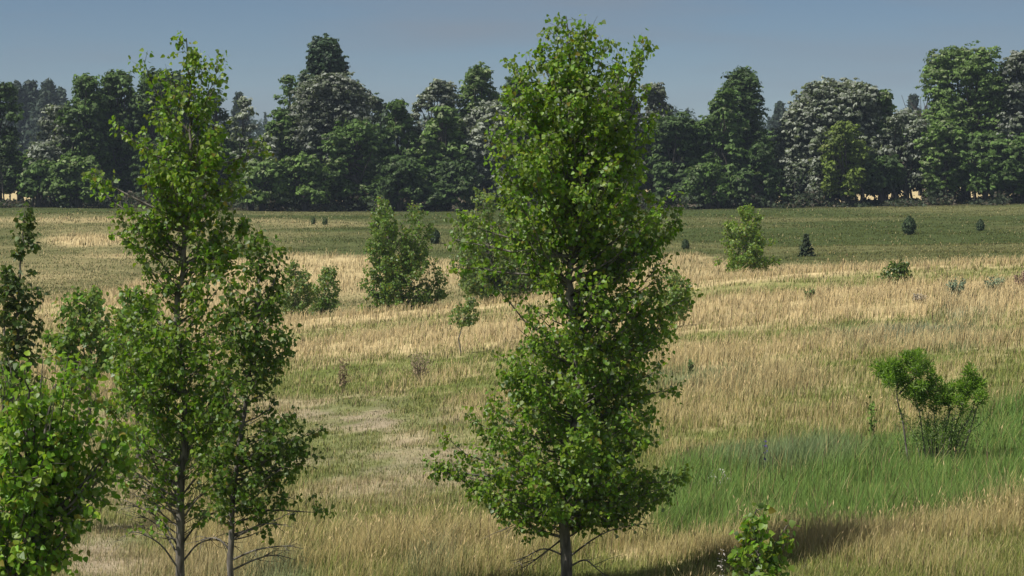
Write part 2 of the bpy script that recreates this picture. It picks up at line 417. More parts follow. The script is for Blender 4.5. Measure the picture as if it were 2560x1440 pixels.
# ------------------------------------------------------------------ poplars / cottonwoods
def poplar(name, label, d, leader, sil, nb, leaf, seed, tr, bark_top=None, rise=(1.2, .35), gaps=(), limbs=(), bare=(), cat='tree', group=None, thin=0.0, bg=4,
           dens=1.0, green=(.145, .245, .022), pale=.07, yellow=.03, dark=1.0, start_max=None, twl=1.0, wide=1.0, depthk=.85, extra_stems=(), mat=None, nl=9, toptw=1.0):
    rng = np.random.default_rng(seed)
    m = d / F
    L = np.array(sorted(leader, key=lambda p: p[1]), float)             # top first
    gx = at(L[-1, 0], L[-1, 1], d)[0]; gz = float(ground_z(gx, d)) - .03
    lp = [at(a, b, d) for a, b in L]
    if lp[-1][2] > gz: lp.append(np.array([lp[-1][0] + .01, d, gz]))
    else: lp[-1] = np.array([gx, d, gz])
    lp = np.array(lp)[::-1]                                            # bottom first
    root = thing(name, lp[0], label, cat, group)
    H = lp[-1, 2] - lp[0, 2]
    tmb, cmb = MB(), MB()
    rr = tr * np.clip(1 - (lp[:, 2] - lp[0, 2]) / H, 0, 1) ** .8 + .004
    rr[0] *= 1.25
    SP, SR = smooth_poly(lp, rr, 5)
    SP[1:-1] += rng.normal(0, .006 + tr * .1, (len(SP) - 2, 3)) * [1, 1, 0]
    tubes(tmb, SP[None], SR[None], 9, (.2, .2, .2))
    for st in extra_stems:
        q = np.array([at(a, b, d + (st[1] if len(st) > 1 else 0)) for a, b in st[0]])
        q2, r2 = smooth_poly(q, np.linspace(tr * st[2], .006, len(q)), 5)
        tubes(tmb, q2[None], r2[None], 7, (.2, .2, .2))
    spx, spy = proj(SP)
    o_ = np.argsort(spy)
    def lead_at(py):
        k = [np.interp(py, spy[o_], SP[o_, i]) for i in range(3)]
        return np.stack(k, -1)
    S = np.array(sorted(sil), float)
    top, bot = S[0, 0], S[-1, 0]
    yy = np.linspace(top, bot, 200); wv = np.interp(yy, S[:, 0], S[:, 2] - S[:, 1]) + 8
    cdf = np.cumsum(wv); cdf /= cdf[-1]
    start_max = bot + 25 if start_max is None else start_max
    BP, BR, info = [], [], []
    def add_branch(p0, p2, bow, r0):
        hv = (p2 - p0) * [1, 1, 0]; vv = (p2 - p0) * [0, 0, 1]
        p1 = p0 + hv * .58 + vv * (.34 - bow) + rng.normal(0, .03, 3) * np.linalg.norm(p2 - p0)
        t = np.linspace(0, 1, 7)[:, None]
        B = (1 - t) ** 2 * p0 + 2 * t * (1 - t) * p1 + t * t * p2
        B[1:-1] += rng.normal(0, .012, (5, 3)) * np.linalg.norm(p2 - p0)
        BP.append(B); BR.append(r0 * (1 - .85 * t[:, 0])); return B
    for i in range(nb):
        py = np.interp((i + rng.random()) / nb, cdf, yy)
        ph = rng.uniform(0, 2 * math.pi)
        xl = np.interp(py, S[:, 0], S[:, 1]); xr = np.interp(py, S[:, 0], S[:, 2])
        lw = lead_at(py); lx = proj(lw)[0]
        c, s_ = math.cos(ph), math.sin(ph)
        U = 1 - .55 * rng.random() ** 1.3
        Rp = (xr - lx) if c > 0 else (lx - xl)
        off = np.array([Rp * c * U * m, .5 * (xr - xl) * s_ * m * depthk * U, 0])
        tip = at(lx, py, d) + off
        f = (py - top) / max(bot - top, 1)
        sl = rise[0] + (rise[1] - rise[0]) * f + rng.normal(0, .12)
        ps = min(py + np.linalg.norm(off) / m * max(sl, .05), start_max)
        p0 = lead_at(ps)
        ln = np.linalg.norm(tip - p0)
        B = add_branch(p0, tip, 0.0, min(.010 * ln + .003, tr * .5))
        qx, qy = proj(B[1:])
        if any((((qx - a_) / b_) ** 2 + ((qy - c_) / e_) ** 2 < 1).any() for a_, c_, b_, e_ in gaps[:bg]) and rng.random() < .9:
            BP.pop(); BR.pop(); continue
        info.append((B, ln))
    for (ps, tx, ty, dd) in limbs:
        p0 = lead_at(ps); tip = at(tx, ty, d) + np.array([0, dd, 0])
        ln = np.linalg.norm(tip - p0)
        B = add_branch(p0, tip, .05, .014 * ln + .004); info.append((B, ln * 1.1))
    # leader tip twigs behave like a branch
    kk = np.linspace(max(0, len(SP) - 1 - len(SP) // 4), len(SP) - 1, 7).astype(int)
    info.append((SP[kk], np.linalg.norm(SP[kk[-1]] - SP[kk[0]]) * toptw))
    if BP:
        tubes(tmb, np.array(BP), np.array(BR), 5, (.2, .2, .2))
    # twigs
    TB, TT, LN = [], [], []
    for B, ln in info:
        nt = max(3, int(dens * ln / .075))
        u = rng.uniform(.06, 1, nt) ** .85
        u[:2] = 1, .97
        ki = u * 6; k0 = np.clip(ki.astype(int), 0, 5); fr = (ki - k0)[:, None]
        base = B[k0] * (1 - fr) + B[k0 + 1] * fr
        tang = norm(B[k0 + 1] - B[k0])
        dirn = norm(tang * .7 + rng.normal(0, .62, (nt, 3)) + np.array([0, 0, .22]))
        tl = twl * rng.uniform(.08, .3, nt) * (1.15 - .45 * u)
        TB.append(base); TT.append(base + dirn * tl[:, None]); LN.append(tl)
    TB, TT, LN = np.concatenate(TB), np.concatenate(TT), np.concatenate(LN)
    # keep gaps open
    px, py = proj(TT)
    ok = np.ones(len(TT), bool)
    ok &= py > min([top] + [l_[2] for l_ in limbs]) - 4
    ok &= rng.random(len(TT)) > thin * sstep(bot - .34 * (bot - top), bot, py)
    for (gx_, gy, rx, ry) in gaps:
        ok &= ~((((px - gx_) / rx) ** 2 + ((py - gy) / ry) ** 2 < 1) & (rng.random(len(TT)) < .92))
    TB, TT, LN = TB[ok], TT[ok], LN[ok]
    mid = (TB + TT) / 2 + rng.normal(0, .008, TB.shape)
    tubes(tmb, np.stack([TB, mid, TT], 1), np.stack([np.full(len(TB), .0028), np.full(len(TB), .002), np.full(len(TB), .001)], 1) * max(1, d / 45), 3, (.2, .2, .2))
    # leaves
    k = nl
    T = np.repeat(np.arange(len(TB)), k)
    n = len(T)
    f = rng.uniform(.1, 1.08, n)[:, None]
    base = TB[T] * (1 - f) + TT[T] * f
    axis = lead_at(proj(base)[1])
    outw = norm((base - axis) * [1, 1, .0] + 1e-6)
    pet = norm(rng.normal(0, .7, (n, 3)) + np.array([0, 0, -.25]) + outw * .3) * (leaf * rng.uniform(.4, 1.3, n))[:, None]
    P = base + pet
    D = norm(pet / leaf * .7 + rng.normal(0, .45, (n, 3)) + np.array([0, 0, -.55]))
    Nn = outw * .55 + np.array([-.12, -.1, .5]) + rng.normal(0, .62, (n, 3))
    g = np.array(green)
    br = rng.normal(1, .15, n).clip(.5, 1.7) * np.repeat(rng.normal(1, .16, len(TB)), k).clip(.6, 1.5)
    c = g * br[:, None] * dark
    c[:, 0] *= rng.uniform(.8, 1.3, n)
    pl = rng.random(n) < pale
    c[pl] = np.array([.27, .34, .2]) * rng.uniform(.7, 1.2, (pl.sum(), 1))
    yl = rng.random(n) < yellow
    c[yl] = np.array([.22, .19, .03]) * rng.uniform(.7, 1.1, (yl.sum(), 1))
    leaves(cmb, P, D, Nn, leaf * rng.uniform(.6, 1.2, n), c, wide)
    tmb.build('trunk', M_BARK, root, smooth=True)
    cmb.build('crown', mat or M_LEAF, root)
    # dead lower branches, each its own part
    for bi, pts in enumerate(bare):
        q = np.array([at(a, b, d + z) for a, b, z in pts])
        bm = MB()
        q2, r2 = smooth_poly(q, np.linspace(.011, .0025, len(q)) * max(1, d / 30), 4)
        tubes(bm, q2[None], r2[None], 5, (.2, .2, .2))
        nn = 7; u = rng.uniform(.3, .95, nn); ii = (u * (len(q2) - 1)).astype(int)
        b0 = q2[ii]; tg = norm(q2[np.minimum(ii + 1, len(q2) - 1)] - q2[ii])
        dr = norm(tg + rng.normal(0, .5, (nn, 3)))
        e = b0 + dr * rng.uniform(.1, .35, (nn, 1))
        tubes(bm, np.stack([b0, (b0 + e) / 2 + rng.normal(0, .015, b0.shape), e], 1), np.tile([.004, .003, .0015], (nn, 1)), 3, (.2, .2, .2))
        bm.build('bare_branch', M_BARK, root)
    return root

poplar('cottonwood_tree', 'tall full young cottonwood standing alone, its trunk showing through a gap at mid height', 23,
    [(1415, 40), (1425, 150), (1432, 300), (1440, 450), (1440, 590), (1425, 670), (1422, 740), (1438, 850), (1445, 950), (1435, 1100), (1418, 1250), (1415, 1440)],
    [(42, 1400, 1430), (90, 1375, 1490), (150, 1335, 1515), (180, 1290, 1530), (220, 1258, 1600), (300, 1245, 1640), (360, 1225, 1640), (400, 1215, 1655), (460, 1215, 1670), (530, 1185, 1700),
     (600, 1180, 1685), (680, 1205, 1670), (725, 1270, 1670), (760, 1300, 1670), (800, 1290, 1690), (840, 1305, 1690), (880, 1230, 1640), (950, 1240, 1670), (1000, 1210, 1665), (1060, 1175, 1650),
     (1110, 1130, 1640), (1170, 1100, 1680), (1215, 1150, 1690), (1260, 1170, 1640), (1300, 1270, 1580)],
    420, .045, 11, .054, rise=(1.15, .25), dens=1.3, nl=9,
    gaps=[(1424, 705, 22, 58), (1360, 738, 34, 24), (1384, 795, 24, 18), (1330, 752, 22, 14), (1545, 800, 24, 16), (1490, 900, 20, 12), (1300, 1150, 26, 16), (1560, 1120, 24, 14), (1440, 330, 22, 16), (1560, 430, 24, 14), (1250, 810, 70, 70), (1610, 690, 30, 12), (1520, 655, 24, 9), (1705, 630, 24, 40), (1150, 900, 70, 60), (1200, 760, 60, 30)],
    limbs=[(420, 1612, 118, 0), (430, 1598, 150, .2), (300, 1480, 75, .1), (470, 1290, 175, -.2), (560, 1555, 150, -.2), (820, 1715, 745, -.1), (700, 1700, 545, .1), (700, 1668, 590, .1), (1230, 1095, 1165, -.2), (1240, 1120, 1100, .1), (1220, 1712, 1190, .0),
           (1000, 1690, 980, .1), (640, 1140, 600, .1), (620, 1160, 560, -.1), (700, 1160, 670, -.1), (860, 1335, 775, .1), (850, 1300, 795, -.15), (900, 1285, 815, .2), (800, 1600, 690, .15), (830, 1560, 755, .2), (890, 1650, 850, .1), (250, 1400, 85, .1), (260, 1465, 72, -.1), (300, 1350, 128, .1), (300, 1512, 128, -.15), (350, 1300, 185, .15), (360, 1590, 190, -.1), (400, 1615, 235, .2), (420, 1272, 245, -.2), (330, 1440, 120, -.3), (380, 1380, 170, -.3), (400, 1540, 190, -.3), (470, 1260, 330, .1), (480, 1625, 320, -.1), (840, 1500, 740, -.2), (780, 1370, 690, -.25)],
    bare=[[(1412, 1390, 0), (1360, 1372, -.1), (1310, 1395, -.2), (1285, 1410, -.3)], [(1420, 1395, 0), (1480, 1350, -.1), (1530, 1325, -.1), (1600, 1310, -.2)], [(1425, 1340, 0), (1480, 1310, .1), (1560, 1305, .2), (1620, 1325, .3)],
          [(1408, 1345, 0), (1370, 1375, .1), (1330, 1405, .1), (1300, 1425, .1)], [(1418, 1420, 0), (1460, 1400, .1), (1490, 1420, .2), (1520, 1445, .2)], [(1410, 1310, 0), (1370, 1280, .1), (1310, 1300, .2), (1250, 1330, .2)]],
    extra_stems=[([(1445, 870), (1450, 740), (1448, 640), (1450, 520), (1470, 380), (1500, 260)], .05, .32)], start_max=1345)

poplar('cottonwood_tree', 'tall sparse cottonwood with a thin leading spire and bare dark lower limbs', 22.5,
    [(466, 95), (470, 200), (474, 330), (470, 480), (466, 560), (455, 680), (440, 800), (455, 930), (462, 1050), (455, 1200), (450, 1440)],
    [(92, 450, 488), (150, 438, 500), (200, 432, 540), (250, 420, 535), (310, 380, 570), (370, 350, 600), (430, 330, 610), (480, 330, 600), (540, 330, 570), (600, 320, 590), (660, 365, 600), (700, 375, 590),
     (760, 320, 560), (800, 290, 570), (850, 275, 590), (920, 265, 580), (1000, 270, 570), (1100, 275, 560), (1200, 300, 560), (1280, 330, 540), (1330, 345, 500)],
    250, .046, 23, .042, rise=(1.2, .55), dens=1.35, thin=.78, bg=0,
    gaps=[(350, 480, 50, 40), (330, 400, 40, 40), (400, 660, 30, 40), (560, 730, 60, 50), (440, 600, 24, 40), (300, 690, 60, 50), (480, 640, 16, 60), (410, 770, 18, 50)],
    limbs=[(330, 360, 150, 0), (420, 288, 315, .1), (540, 230, 432, -.1), (580, 250, 480, .2), (560, 375, 385, -.2), (420, 640, 370, .1), (480, 600, 470, -.1), (640, 292, 545, .1), (650, 300, 585, -.2), (660, 640, 600, .1), (690, 600, 560, .2),
           (300, 540, 165, .1), (330, 545, 200, -.1), (980, 290, 860, .2)],
    bare=[[(455, 1270, 0), (410, 1200, .1), (370, 1130, .1), (345, 1080, .2)], [(458, 1235, 0), (500, 1180, .1), (540, 1130, .1), (560, 1080, .2)], [(452, 1310, 0), (400, 1240, .1), (340, 1210, .2), (285, 1190, .2)], [(455, 1360, 0), (500, 1300, .1), (530, 1285, .1), (570, 1290, .1)], [(452, 1400, 0), (410, 1330, .2), (375, 1300, .2), (350, 1290, .2)], [(452, 1290, 0), (425, 1180, .1), (400, 1120, .1), (385, 1080, .1)], [(455, 1330, 0), (420, 1260, -.1), (380, 1210, -.1), (330, 1180, -.2)], [(455, 1380, 0), (400, 1300, .1), (350, 1270, .1), (300, 1260, .2)], [(462, 1290, 0), (490, 1250, -.1), (530, 1215, -.2), (560, 1190, -.2)],
          [(460, 1400, 0), (495, 1360, .1), (540, 1350, .2), (600, 1370, .2)], [(450, 1250, 0), (420, 1190, .1), (390, 1150, .1), (350, 1120, .2)], [(445, 1420, 0), (400, 1360, -.1), (340, 1330, -.2), (300, 1345, -.2)], [(452, 1200, 0), (440, 1150, 0), (415, 1100, .1), (380, 1060, .1)]],
    start_max=1350, dark=.95)

poplar('cottonwood_tree', 'dark crowned slender cottonwood with arching bare branches, close beside the sparse tall one', 22,
    [(645, 585), (648, 680), (640, 800), (622, 950), (600, 1100), (582, 1250), (578, 1440)],
    [(585, 632, 655), (640, 610, 670), (700, 560, 690), (760, 530, 690), (800, 515, 690), (850, 525, 710), (900, 555, 710), (960, 530, 690), (1000, 530, 690), (1060, 520, 740), (1100, 520, 770), (1160, 520, 745), (1200, 520, 750), (1250, 530, 770), (1310, 550, 730)],
    150, .047, 31, .03, rise=(1.2, .4), dens=1.2, thin=.55, green=(.095, .165, .02), pale=.02,
    gaps=[(640, 1010, 20, 20), (720, 970, 40, 40)],
    limbs=[(800, 702, 635, .1), (960, 715, 860, .1), (1180, 785, 1080, 0), (1200, 770, 1150, .1), (1270, 805, 1285, .1), (760, 560, 690, -.1), (900, 560, 795, .1), (1010, 690, 945, -.1), (1030, 555, 935, .1), (1060, 695, 1005, .15), (1000, 650, 930, -.2), (950, 600, 880, -.2)],
    bare=[[(580, 1400, 0), (640, 1375, -.1), (710, 1365, -.2), (760, 1372, -.2)], [(580, 1425, 0), (640, 1398, .1), (690, 1388, .1), (740, 1400, .2)], [(582, 1350, 0), (610, 1330, -.1), (660, 1310, -.2), (720, 1312, -.2)], [(578, 1380, 0), (550, 1350, 0), (520, 1345, .1), (490, 1355, .1)]],
    start_max=1350)

poplar('cottonwood_tree', 'bright leafy cottonwood cut off by the photo edge, nearest of all the trees', 16.5,
    [(62, 930), (75, 1050), (70, 1200), (50, 1350), (30, 1440)],
    [(960, -30, 60), (1000, -40, 110), (1060, -60, 170), (1110, -80, 190), (1160, -90, 185), (1220, -90, 175), (1280, -90, 160), (1330, -100, 140), (1380, -100, 110), (1430, -110, 80), (1560, -120, 70), (1700, -80, 60)],
    62, .05, 41, .034, rise=(2.0, 1.5), dens=1.35, twl=.9, green=(.17, .295, .028), pale=.05, yellow=.05, bg=0, start_max=1700,
    limbs=[(1150, 108, 888, 0), (1180, 128, 925, .15), (1200, 165, 890, .1), (1230, 205, 893, 0), (1210, 185, 940, -.15), (1260, 222, 965, -.1), (1100, 12, 893, .1), (1120, 30, 930, -.2), (1300, 232, 1000, .1), (1310, 226, 1045, -.1),
           (1340, 300, 1082, 0), (1345, 292, 1120, -.1), (1350, 265, 1105, .1), (1360, 300, 1165, .15), (1380, 250, 1190, 0), (1410, 242, 1243, .1), (1420, 225, 1275, -.15), (1450, 208, 1312, 0), (1480, 160, 1360, .1), (1500, 120, 1400, -.1),
           (1250, 150, 985, -.2), (1220, 60, 1000, .2), (1280, 120, 1050, .25), (1300, 40, 1080, -.25), (1330, 175, 1090, .2), (1400, 100, 1180, -.3), (1420, 20, 1200, .3), (1450, 150, 1230, .3)],
    gaps=[(240, 1180, 24, 20), (75, 925, 18, 30), (250, 1040, 20, 20), (150, 1140, 18, 12), (130, 1290, 22, 14), (265, 1215, 20, 12)],
    extra_stems=[([(60, 1280), (100, 1160), (118, 1050), (140, 960)], -.1, .5), ([(50, 1400), (20, 1200), (8, 1050), (10, 950)], .1, .5)])

poplar('poplar_sapling', 'thin dark spire of a poplar with few leaves, at the photo edge', 28,
    [(62, 520), (58, 600), (50, 680), (42, 800), (36, 920), (34, 1010)],
    [(518, 56, 70), (560, 46, 76), (610, 46, 76), (645, 48, 72), (670, 20, 80), (720, 6, 95), (780, 10, 100), (850, 5, 95), (930, 10, 90), (1010, 15, 90)],
    80, .06, 51, .026, rise=(1.3, .7), dens=.6, green=(.06, .1, .02), pale=.02, twl=.55,
    gaps=[(60, 660, 18, 14)], limbs=[(760, 10, 675, 0), (850, 100, 735, 0), (900, 0, 790, .1)],
    extra_stems=[([(20, 1010), (14, 900), (10, 780), (12, 690)], .1, .8)])

poplar('poplar_tree', 'small bright poplar on two thin stems, behind the thin dark spire', 40,
    [(225, 730), (222, 800), (225, 900), (222, 985)],
    [(728, 190, 250), (770, 150, 262), (820, 120, 280), (870, 115, 292), (905, 130, 290), (930, 180, 270)],
    70, .085, 61, .03, rise=(1.2, .7), dens=.55, green=(.12, .2, .032), pale=.05, limbs=[(860, 245, 722, 0), (860, 190, 735, .2)],
    extra_stems=[([(216, 985), (214, 920), (208, 860), (200, 800)], .1, .8)], start_max=950)

poplar('poplar_tree', 'rounded light green poplar tucked behind the tall sparse cottonwood', 36,
    [(335, 715), (335, 800), (338, 900), (340, 1000), (345, 1080)],
    [(715, 322, 348), (760, 285, 380), (830, 270, 405), (900, 275, 410), (960, 285, 400), (1020, 300, 390)],
    80, .08, 71, .03, rise=(1.2, .7), dens=.6, green=(.12, .2, .035), pale=.06)

SM = dict(dens=.5, twl=1.5, nl=13, pale=.04, rise=(1.3, .6))
poplar('poplar_tree', 'bushy dark green poplar with twin tops on the crest of the rise', 90,
    [(962, 495), (965, 560), (985, 650), (1000, 720), (1005, 770)],
    [(495, 955, 975), (530, 935, 1065), (560, 928, 1080), (600, 925, 1085), (640, 915, 1088), (690, 912, 1110), (740, 908, 1105), (768, 910, 1095)],
    130, .1, 81, .06, green=(.12, .2, .03), limbs=[(700, 1052, 525, 0), (690, 1040, 540, .3), (700, 1075, 570, 0), (660, 935, 540, 0)], gaps=[(1005, 540, 14, 30)], start_max=768, **SM)
poplar('poplar_tree', 'broad pale green poplar on the crest, half hidden by the full young cottonwood', 88,
    [(1210, 465), (1212, 540), (1225, 640), (1235, 740)],
    [(468, 1200, 1222), (510, 1165, 1260), (560, 1140, 1320), (620, 1126, 1380), (680, 1128, 1400), (720, 1150, 1400), (745, 1170, 1330)],
    140, .1, 91, .06, green=(.14, .21, .06), start_max=742, limbs=[(700, 1420, 640, .2)], **SM)
poplar('poplar_tree', 'small conical poplar alone in front of the green field', 98,
    [(1872, 515), (1868, 580), (1862, 640), (1860, 675)],
    [(517, 1862, 1882), (550, 1835, 1895), (585, 1815, 1900), (620, 1812, 1905), (650, 1800, 1915), (674, 1796, 1925)],
    85, .1, 101, .05, green=(.16, .25, .035), start_max=672, limbs=[(640, 1925, 605, 0), (660, 1938, 650, 0), (600, 1898, 545, .2), (590, 1818, 562, 0)], gaps=[(1915, 628, 14, 12)], **SM)
poplar('poplar_bush', 'low bush with a slender tip, left one of two green bushes on the slope', 88,
    [(740, 655), (738, 720), (740, 792)],
    [(655, 732, 746), (690, 715, 765), (730, 702, 785), (765, 698, 790), (790, 705, 790)],
    60, .09, 111, .03, green=(.12, .185, .04), start_max=790, cat='bush', **SM)
poplar('poplar_bush', 'plump pointed bush, right one of two green bushes on the slope', 90,
    [(826, 665), (815, 720), (805, 785)],
    [(667, 815, 832), (695, 795, 840), (730, 780, 848), (760, 778, 850), (785, 785, 835)],
    55, .09, 121, .03, green=(.13, .21, .04), start_max=784, cat='bush', **SM)
poplar('poplar_bush', 'rounded bush showing past the sunless side of the full young cottonwood', 62,
    [(1690, 680), (1690, 730), (1685, 790), (1682, 850)],
    [(682, 1682, 1698), (705, 1668, 1712), (735, 1650, 1728), (765, 1645, 1722), (795, 1655, 1705)],
    46, .09, 131, .02, green=(.18, .25, .075), cat='bush', dens=.4, twl=1.2)
poplar('poplar_sapling', 'spindly sapling with a leaning bare stem on the dry slope', 60,
    [(1172, 745), (1160, 800), (1148, 845), (1152, 882)],
    [(745, 1160, 1185), (765, 1140, 1195), (785, 1130, 1192), (802, 1128, 1190), (815, 1140, 1165)],
    24, .075, 141, .016, green=(.13, .19, .05), dens=.24, twl=.6, nl=7, start_max=842)
poplar('poplar_bush', 'tiny spreading bush alone on the dry crest', 74,
    [(2247, 658), (2246, 680), (2245, 700)],
    [(658, 2240, 2256), (670, 2228, 2264), (684, 2222, 2270), (694, 2210, 2276)],
    34, .09, 151, .014, green=(.08, .13, .03), dens=.4, cat='bush', limbs=[(694, 2208, 692, 0)])
poplar('poplar_sapling', 'leafy sapling with a few yellowing leaves, rising from the bottom edge by the tree shadow', 18,
    [(1892, 1272), (1888, 1330), (1892, 1400), (1885, 1440), (1880, 1520)],
    [(1270, 1884, 1898), (1300, 1876, 1910), (1330, 1868, 1918), (1360, 1852, 1938), (1400, 1845, 1948), (1440, 1840, 1945), (1500, 1840, 1940)],
    44, .055, 161, .012, green=(.15, .25, .028), pale=.05, yellow=.07, dens=.8, limbs=[(1400, 1962, 1322, 0), (1420, 1968, 1360, .05)], gaps=[(1930, 1310, 22, 30)], nl=6, twl=.5)

# ------------------------------------------------------------------ belt of big trees
TYPES = {   # leaf colour, pale underside share, pale colour
    'silver': ((.12, .15, .085), .75, (.37, .40, .33)),
    'greysilver': ((.105, .13, .075), .7, (.29, .31, .265)),
    'dark': ((.058, .1, .026), .05, (.2, .25, .12)),
    'mid': ((.084, .142, .033), .1, (.25, .3, .14)),
    'green': ((.105, .17, .038), .16, (.28, .34, .16)),
    'yellow': ((.12, .165, .028), .03, (.3, .32, .12)),
    'blue': ((.05, .085, .04), .05, (.2, .25, .2)),
}
def lobe_list(x0, x1, top, bot, apex, shape, rng, n):
    hw = (x1 - x0) / 2; midx = (x0 + x1) / 2; H = bot - top
    L = []
    for i in range(n):
        t = (i + .5 * rng.random()) / n
        if shape == 'round': w = math.sqrt(max(0, 1 - (1 - min(t / .42, 1)) ** 2)) * (1 if t < .7 else 1 - .5 * (t - .7))
        elif shape == 'cone': w = min(1, .14 + t ** .75 * 1.02)
        elif shape == 'tower': w = min(1, .4 + 1.1 * t) * (1 if t < .85 else .9)
        else: w = min(1, (t / .3) ** .6)
        c = apex + (midx - apex) * min(1, t / .45)
        rl = hw * rng.uniform(.25, .42) * (.6 + .4 * w) + 4
        rl *= rng.choice([.7, 1, 1, 1.15])
        x = c + rng.uniform(-1, 1) * max(0, w * hw - rl * .85)
        if i % 3 == 1: x = c - max(0, w * hw * rng.uniform(.75, 1.12) - rl)
        if i % 3 == 2: x = c + max(0, w * hw * rng.uniform(.75, 1.12) - rl)
        y = min(max(top + t * H, top + rl * .9), bot - rl * .9)
        L.append((x, y, rl, rl * rng.uniform(.75, 1.05)))
    L[0] = (apex, top + hw * .3 + 3, hw * .34 + 4, hw * .3 + 3)
    return L

def big_tree(name, label, typ, d, x0, x1, top, bot, apex=None, shape='round', seed=1, n=15, extra=(), stems=2, dens=1.0, group='trees of the belt across the field', card=.23, cr=.26, cat='tree', depth=1.0, drop=0.0):
    rng = np.random.default_rng(seed * 7919 + 13)
    cr = cr * rng.uniform(.78, 1.3); card = card * rng.uniform(.85, 1.15)
    flat = rng.uniform(.4, .75)
    apex = (x0 + x1) / 2 if apex is None else apex
    m = d / F
    bx = (apex * .4 + (x0 + x1) * .3 - CX) * m
    gz = float(ground_z(bx, d))
    root = thing(name, (bx, d, gz - .05), label, cat, group)
    lob = lobe_list(x0, x1, top, bot, apex, shape, rng, n) + list(extra)
    base_c, ps, pc = TYPES[typ]
    cm, tm = MB(), MB()
    hwm = (x1 - x0) / 2 * m
    LC = []
    for (lx, ly, rx, ry) in lob:
        room = max(0, min(hwm, 4.0) - rx * m) * depth
        c = at(lx, ly, d) + np.array([0, rng.uniform(-1, 1) * room, 0])
        r = np.array([rx * m, rx * m * .95, ry * m]); LC.append((c, r))
        nc = max(5, int(dens * 4.2 * (r[0] * r[2]) / (cr * cr)))
        v = norm(rng.normal(size=(nc, 3)))
        C = c + v * r * (np.where(rng.random(nc) < .14, rng.uniform(1.05, 1.38, nc), rng.uniform(.5, 1.06, nc))[:, None])
        k = 12
        T = np.repeat(np.arange(nc), k); q = len(T)
        off = norm(rng.normal(size=(q, 3))) * (rng.random(q)[:, None] ** .5) * cr * np.array([1.3, 1.1, flat])
        off[:, 2] += -.12 * (off[:, 0] ** 2) / cr
        tilt = norm(v[T] * .55 + np.array([-.15, -.1, .75]) + np.repeat(rng.normal(0, .3, (nc, 3)), k, 0))
        Nn = tilt * .8 + off / cr * .5 + rng.normal(0, .33, (q, 3))
        cb = np.repeat(rng.normal(1, .2, nc).clip(.5, 1.6), k) * rng.uniform(.82, 1.22)
        col = np.array(base_c) * (cb * rng.normal(1, .18, q).clip(.5, 1.6))[:, None]
        flag = np.repeat(rng.random(nc) < ps * 1.25, k)
        palec = flag & (off[:, 2] > -.01) & (rng.random(q) < .85)
        palec |= rng.random(q) < ps * .06
        col[flag & ~palec] *= .85
        col[palec] = np.array(pc) * np.repeat(rng.uniform(.5, 1.1, nc), k)[palec][:, None] * rng.uniform(.8, 1.1, (palec.sum(), 1))
        cards(cm, C[T] + off, Nn, card * rng.uniform(.6, 1.25, q), col, rng)
    # trunk(s) and limbs
    for s in range(stems):
        sx = bx + (0 if s == 0 else rng.uniform(-.35, .35) * hwm * 2)
        tgt = LC[rng.integers(0, max(1, len(LC) // 2))][0]
        p = np.array([[sx, d, float(ground_z(sx, d)) - .05], [sx + rng.normal(0, .12), d, 0], [sx * .5 + tgt[0] * .5, d, 0], tgt])
        zt = tgt[2] - p[0, 2]
        p[1, 2] = p[0, 2] + zt * .3; p[2, 2] = p[0, 2] + zt * .62
        r0 = (.30 if s == 0 else .13) * min(1, hwm / 2.0)
        q2, r2 = smooth_poly(p, np.array([r0, r0 * .8, r0 * .5, .04]), 4)
        tubes(tm, q2[None], r2[None], 7, (.1, .1, .1))
        if s == 0:
            ks = [q2[int(len(q2) * u)] for u in rng.uniform(.3, .8, len(LC))]
            a = np.array(ks); b = np.array([c for c, r in LC])
            tubes(tm, np.stack([a, (a + b) / 2 + [0, 0, -.15], b], 1), np.tile([.09, .06, .03], (len(a), 1)) * min(1, hwm / 2), 5, (.1, .1, .1))
    tm.build('trunk', M_DARKBARK, root, smooth=True)
    cm.build('crown', M_SILVER, root)
    return root

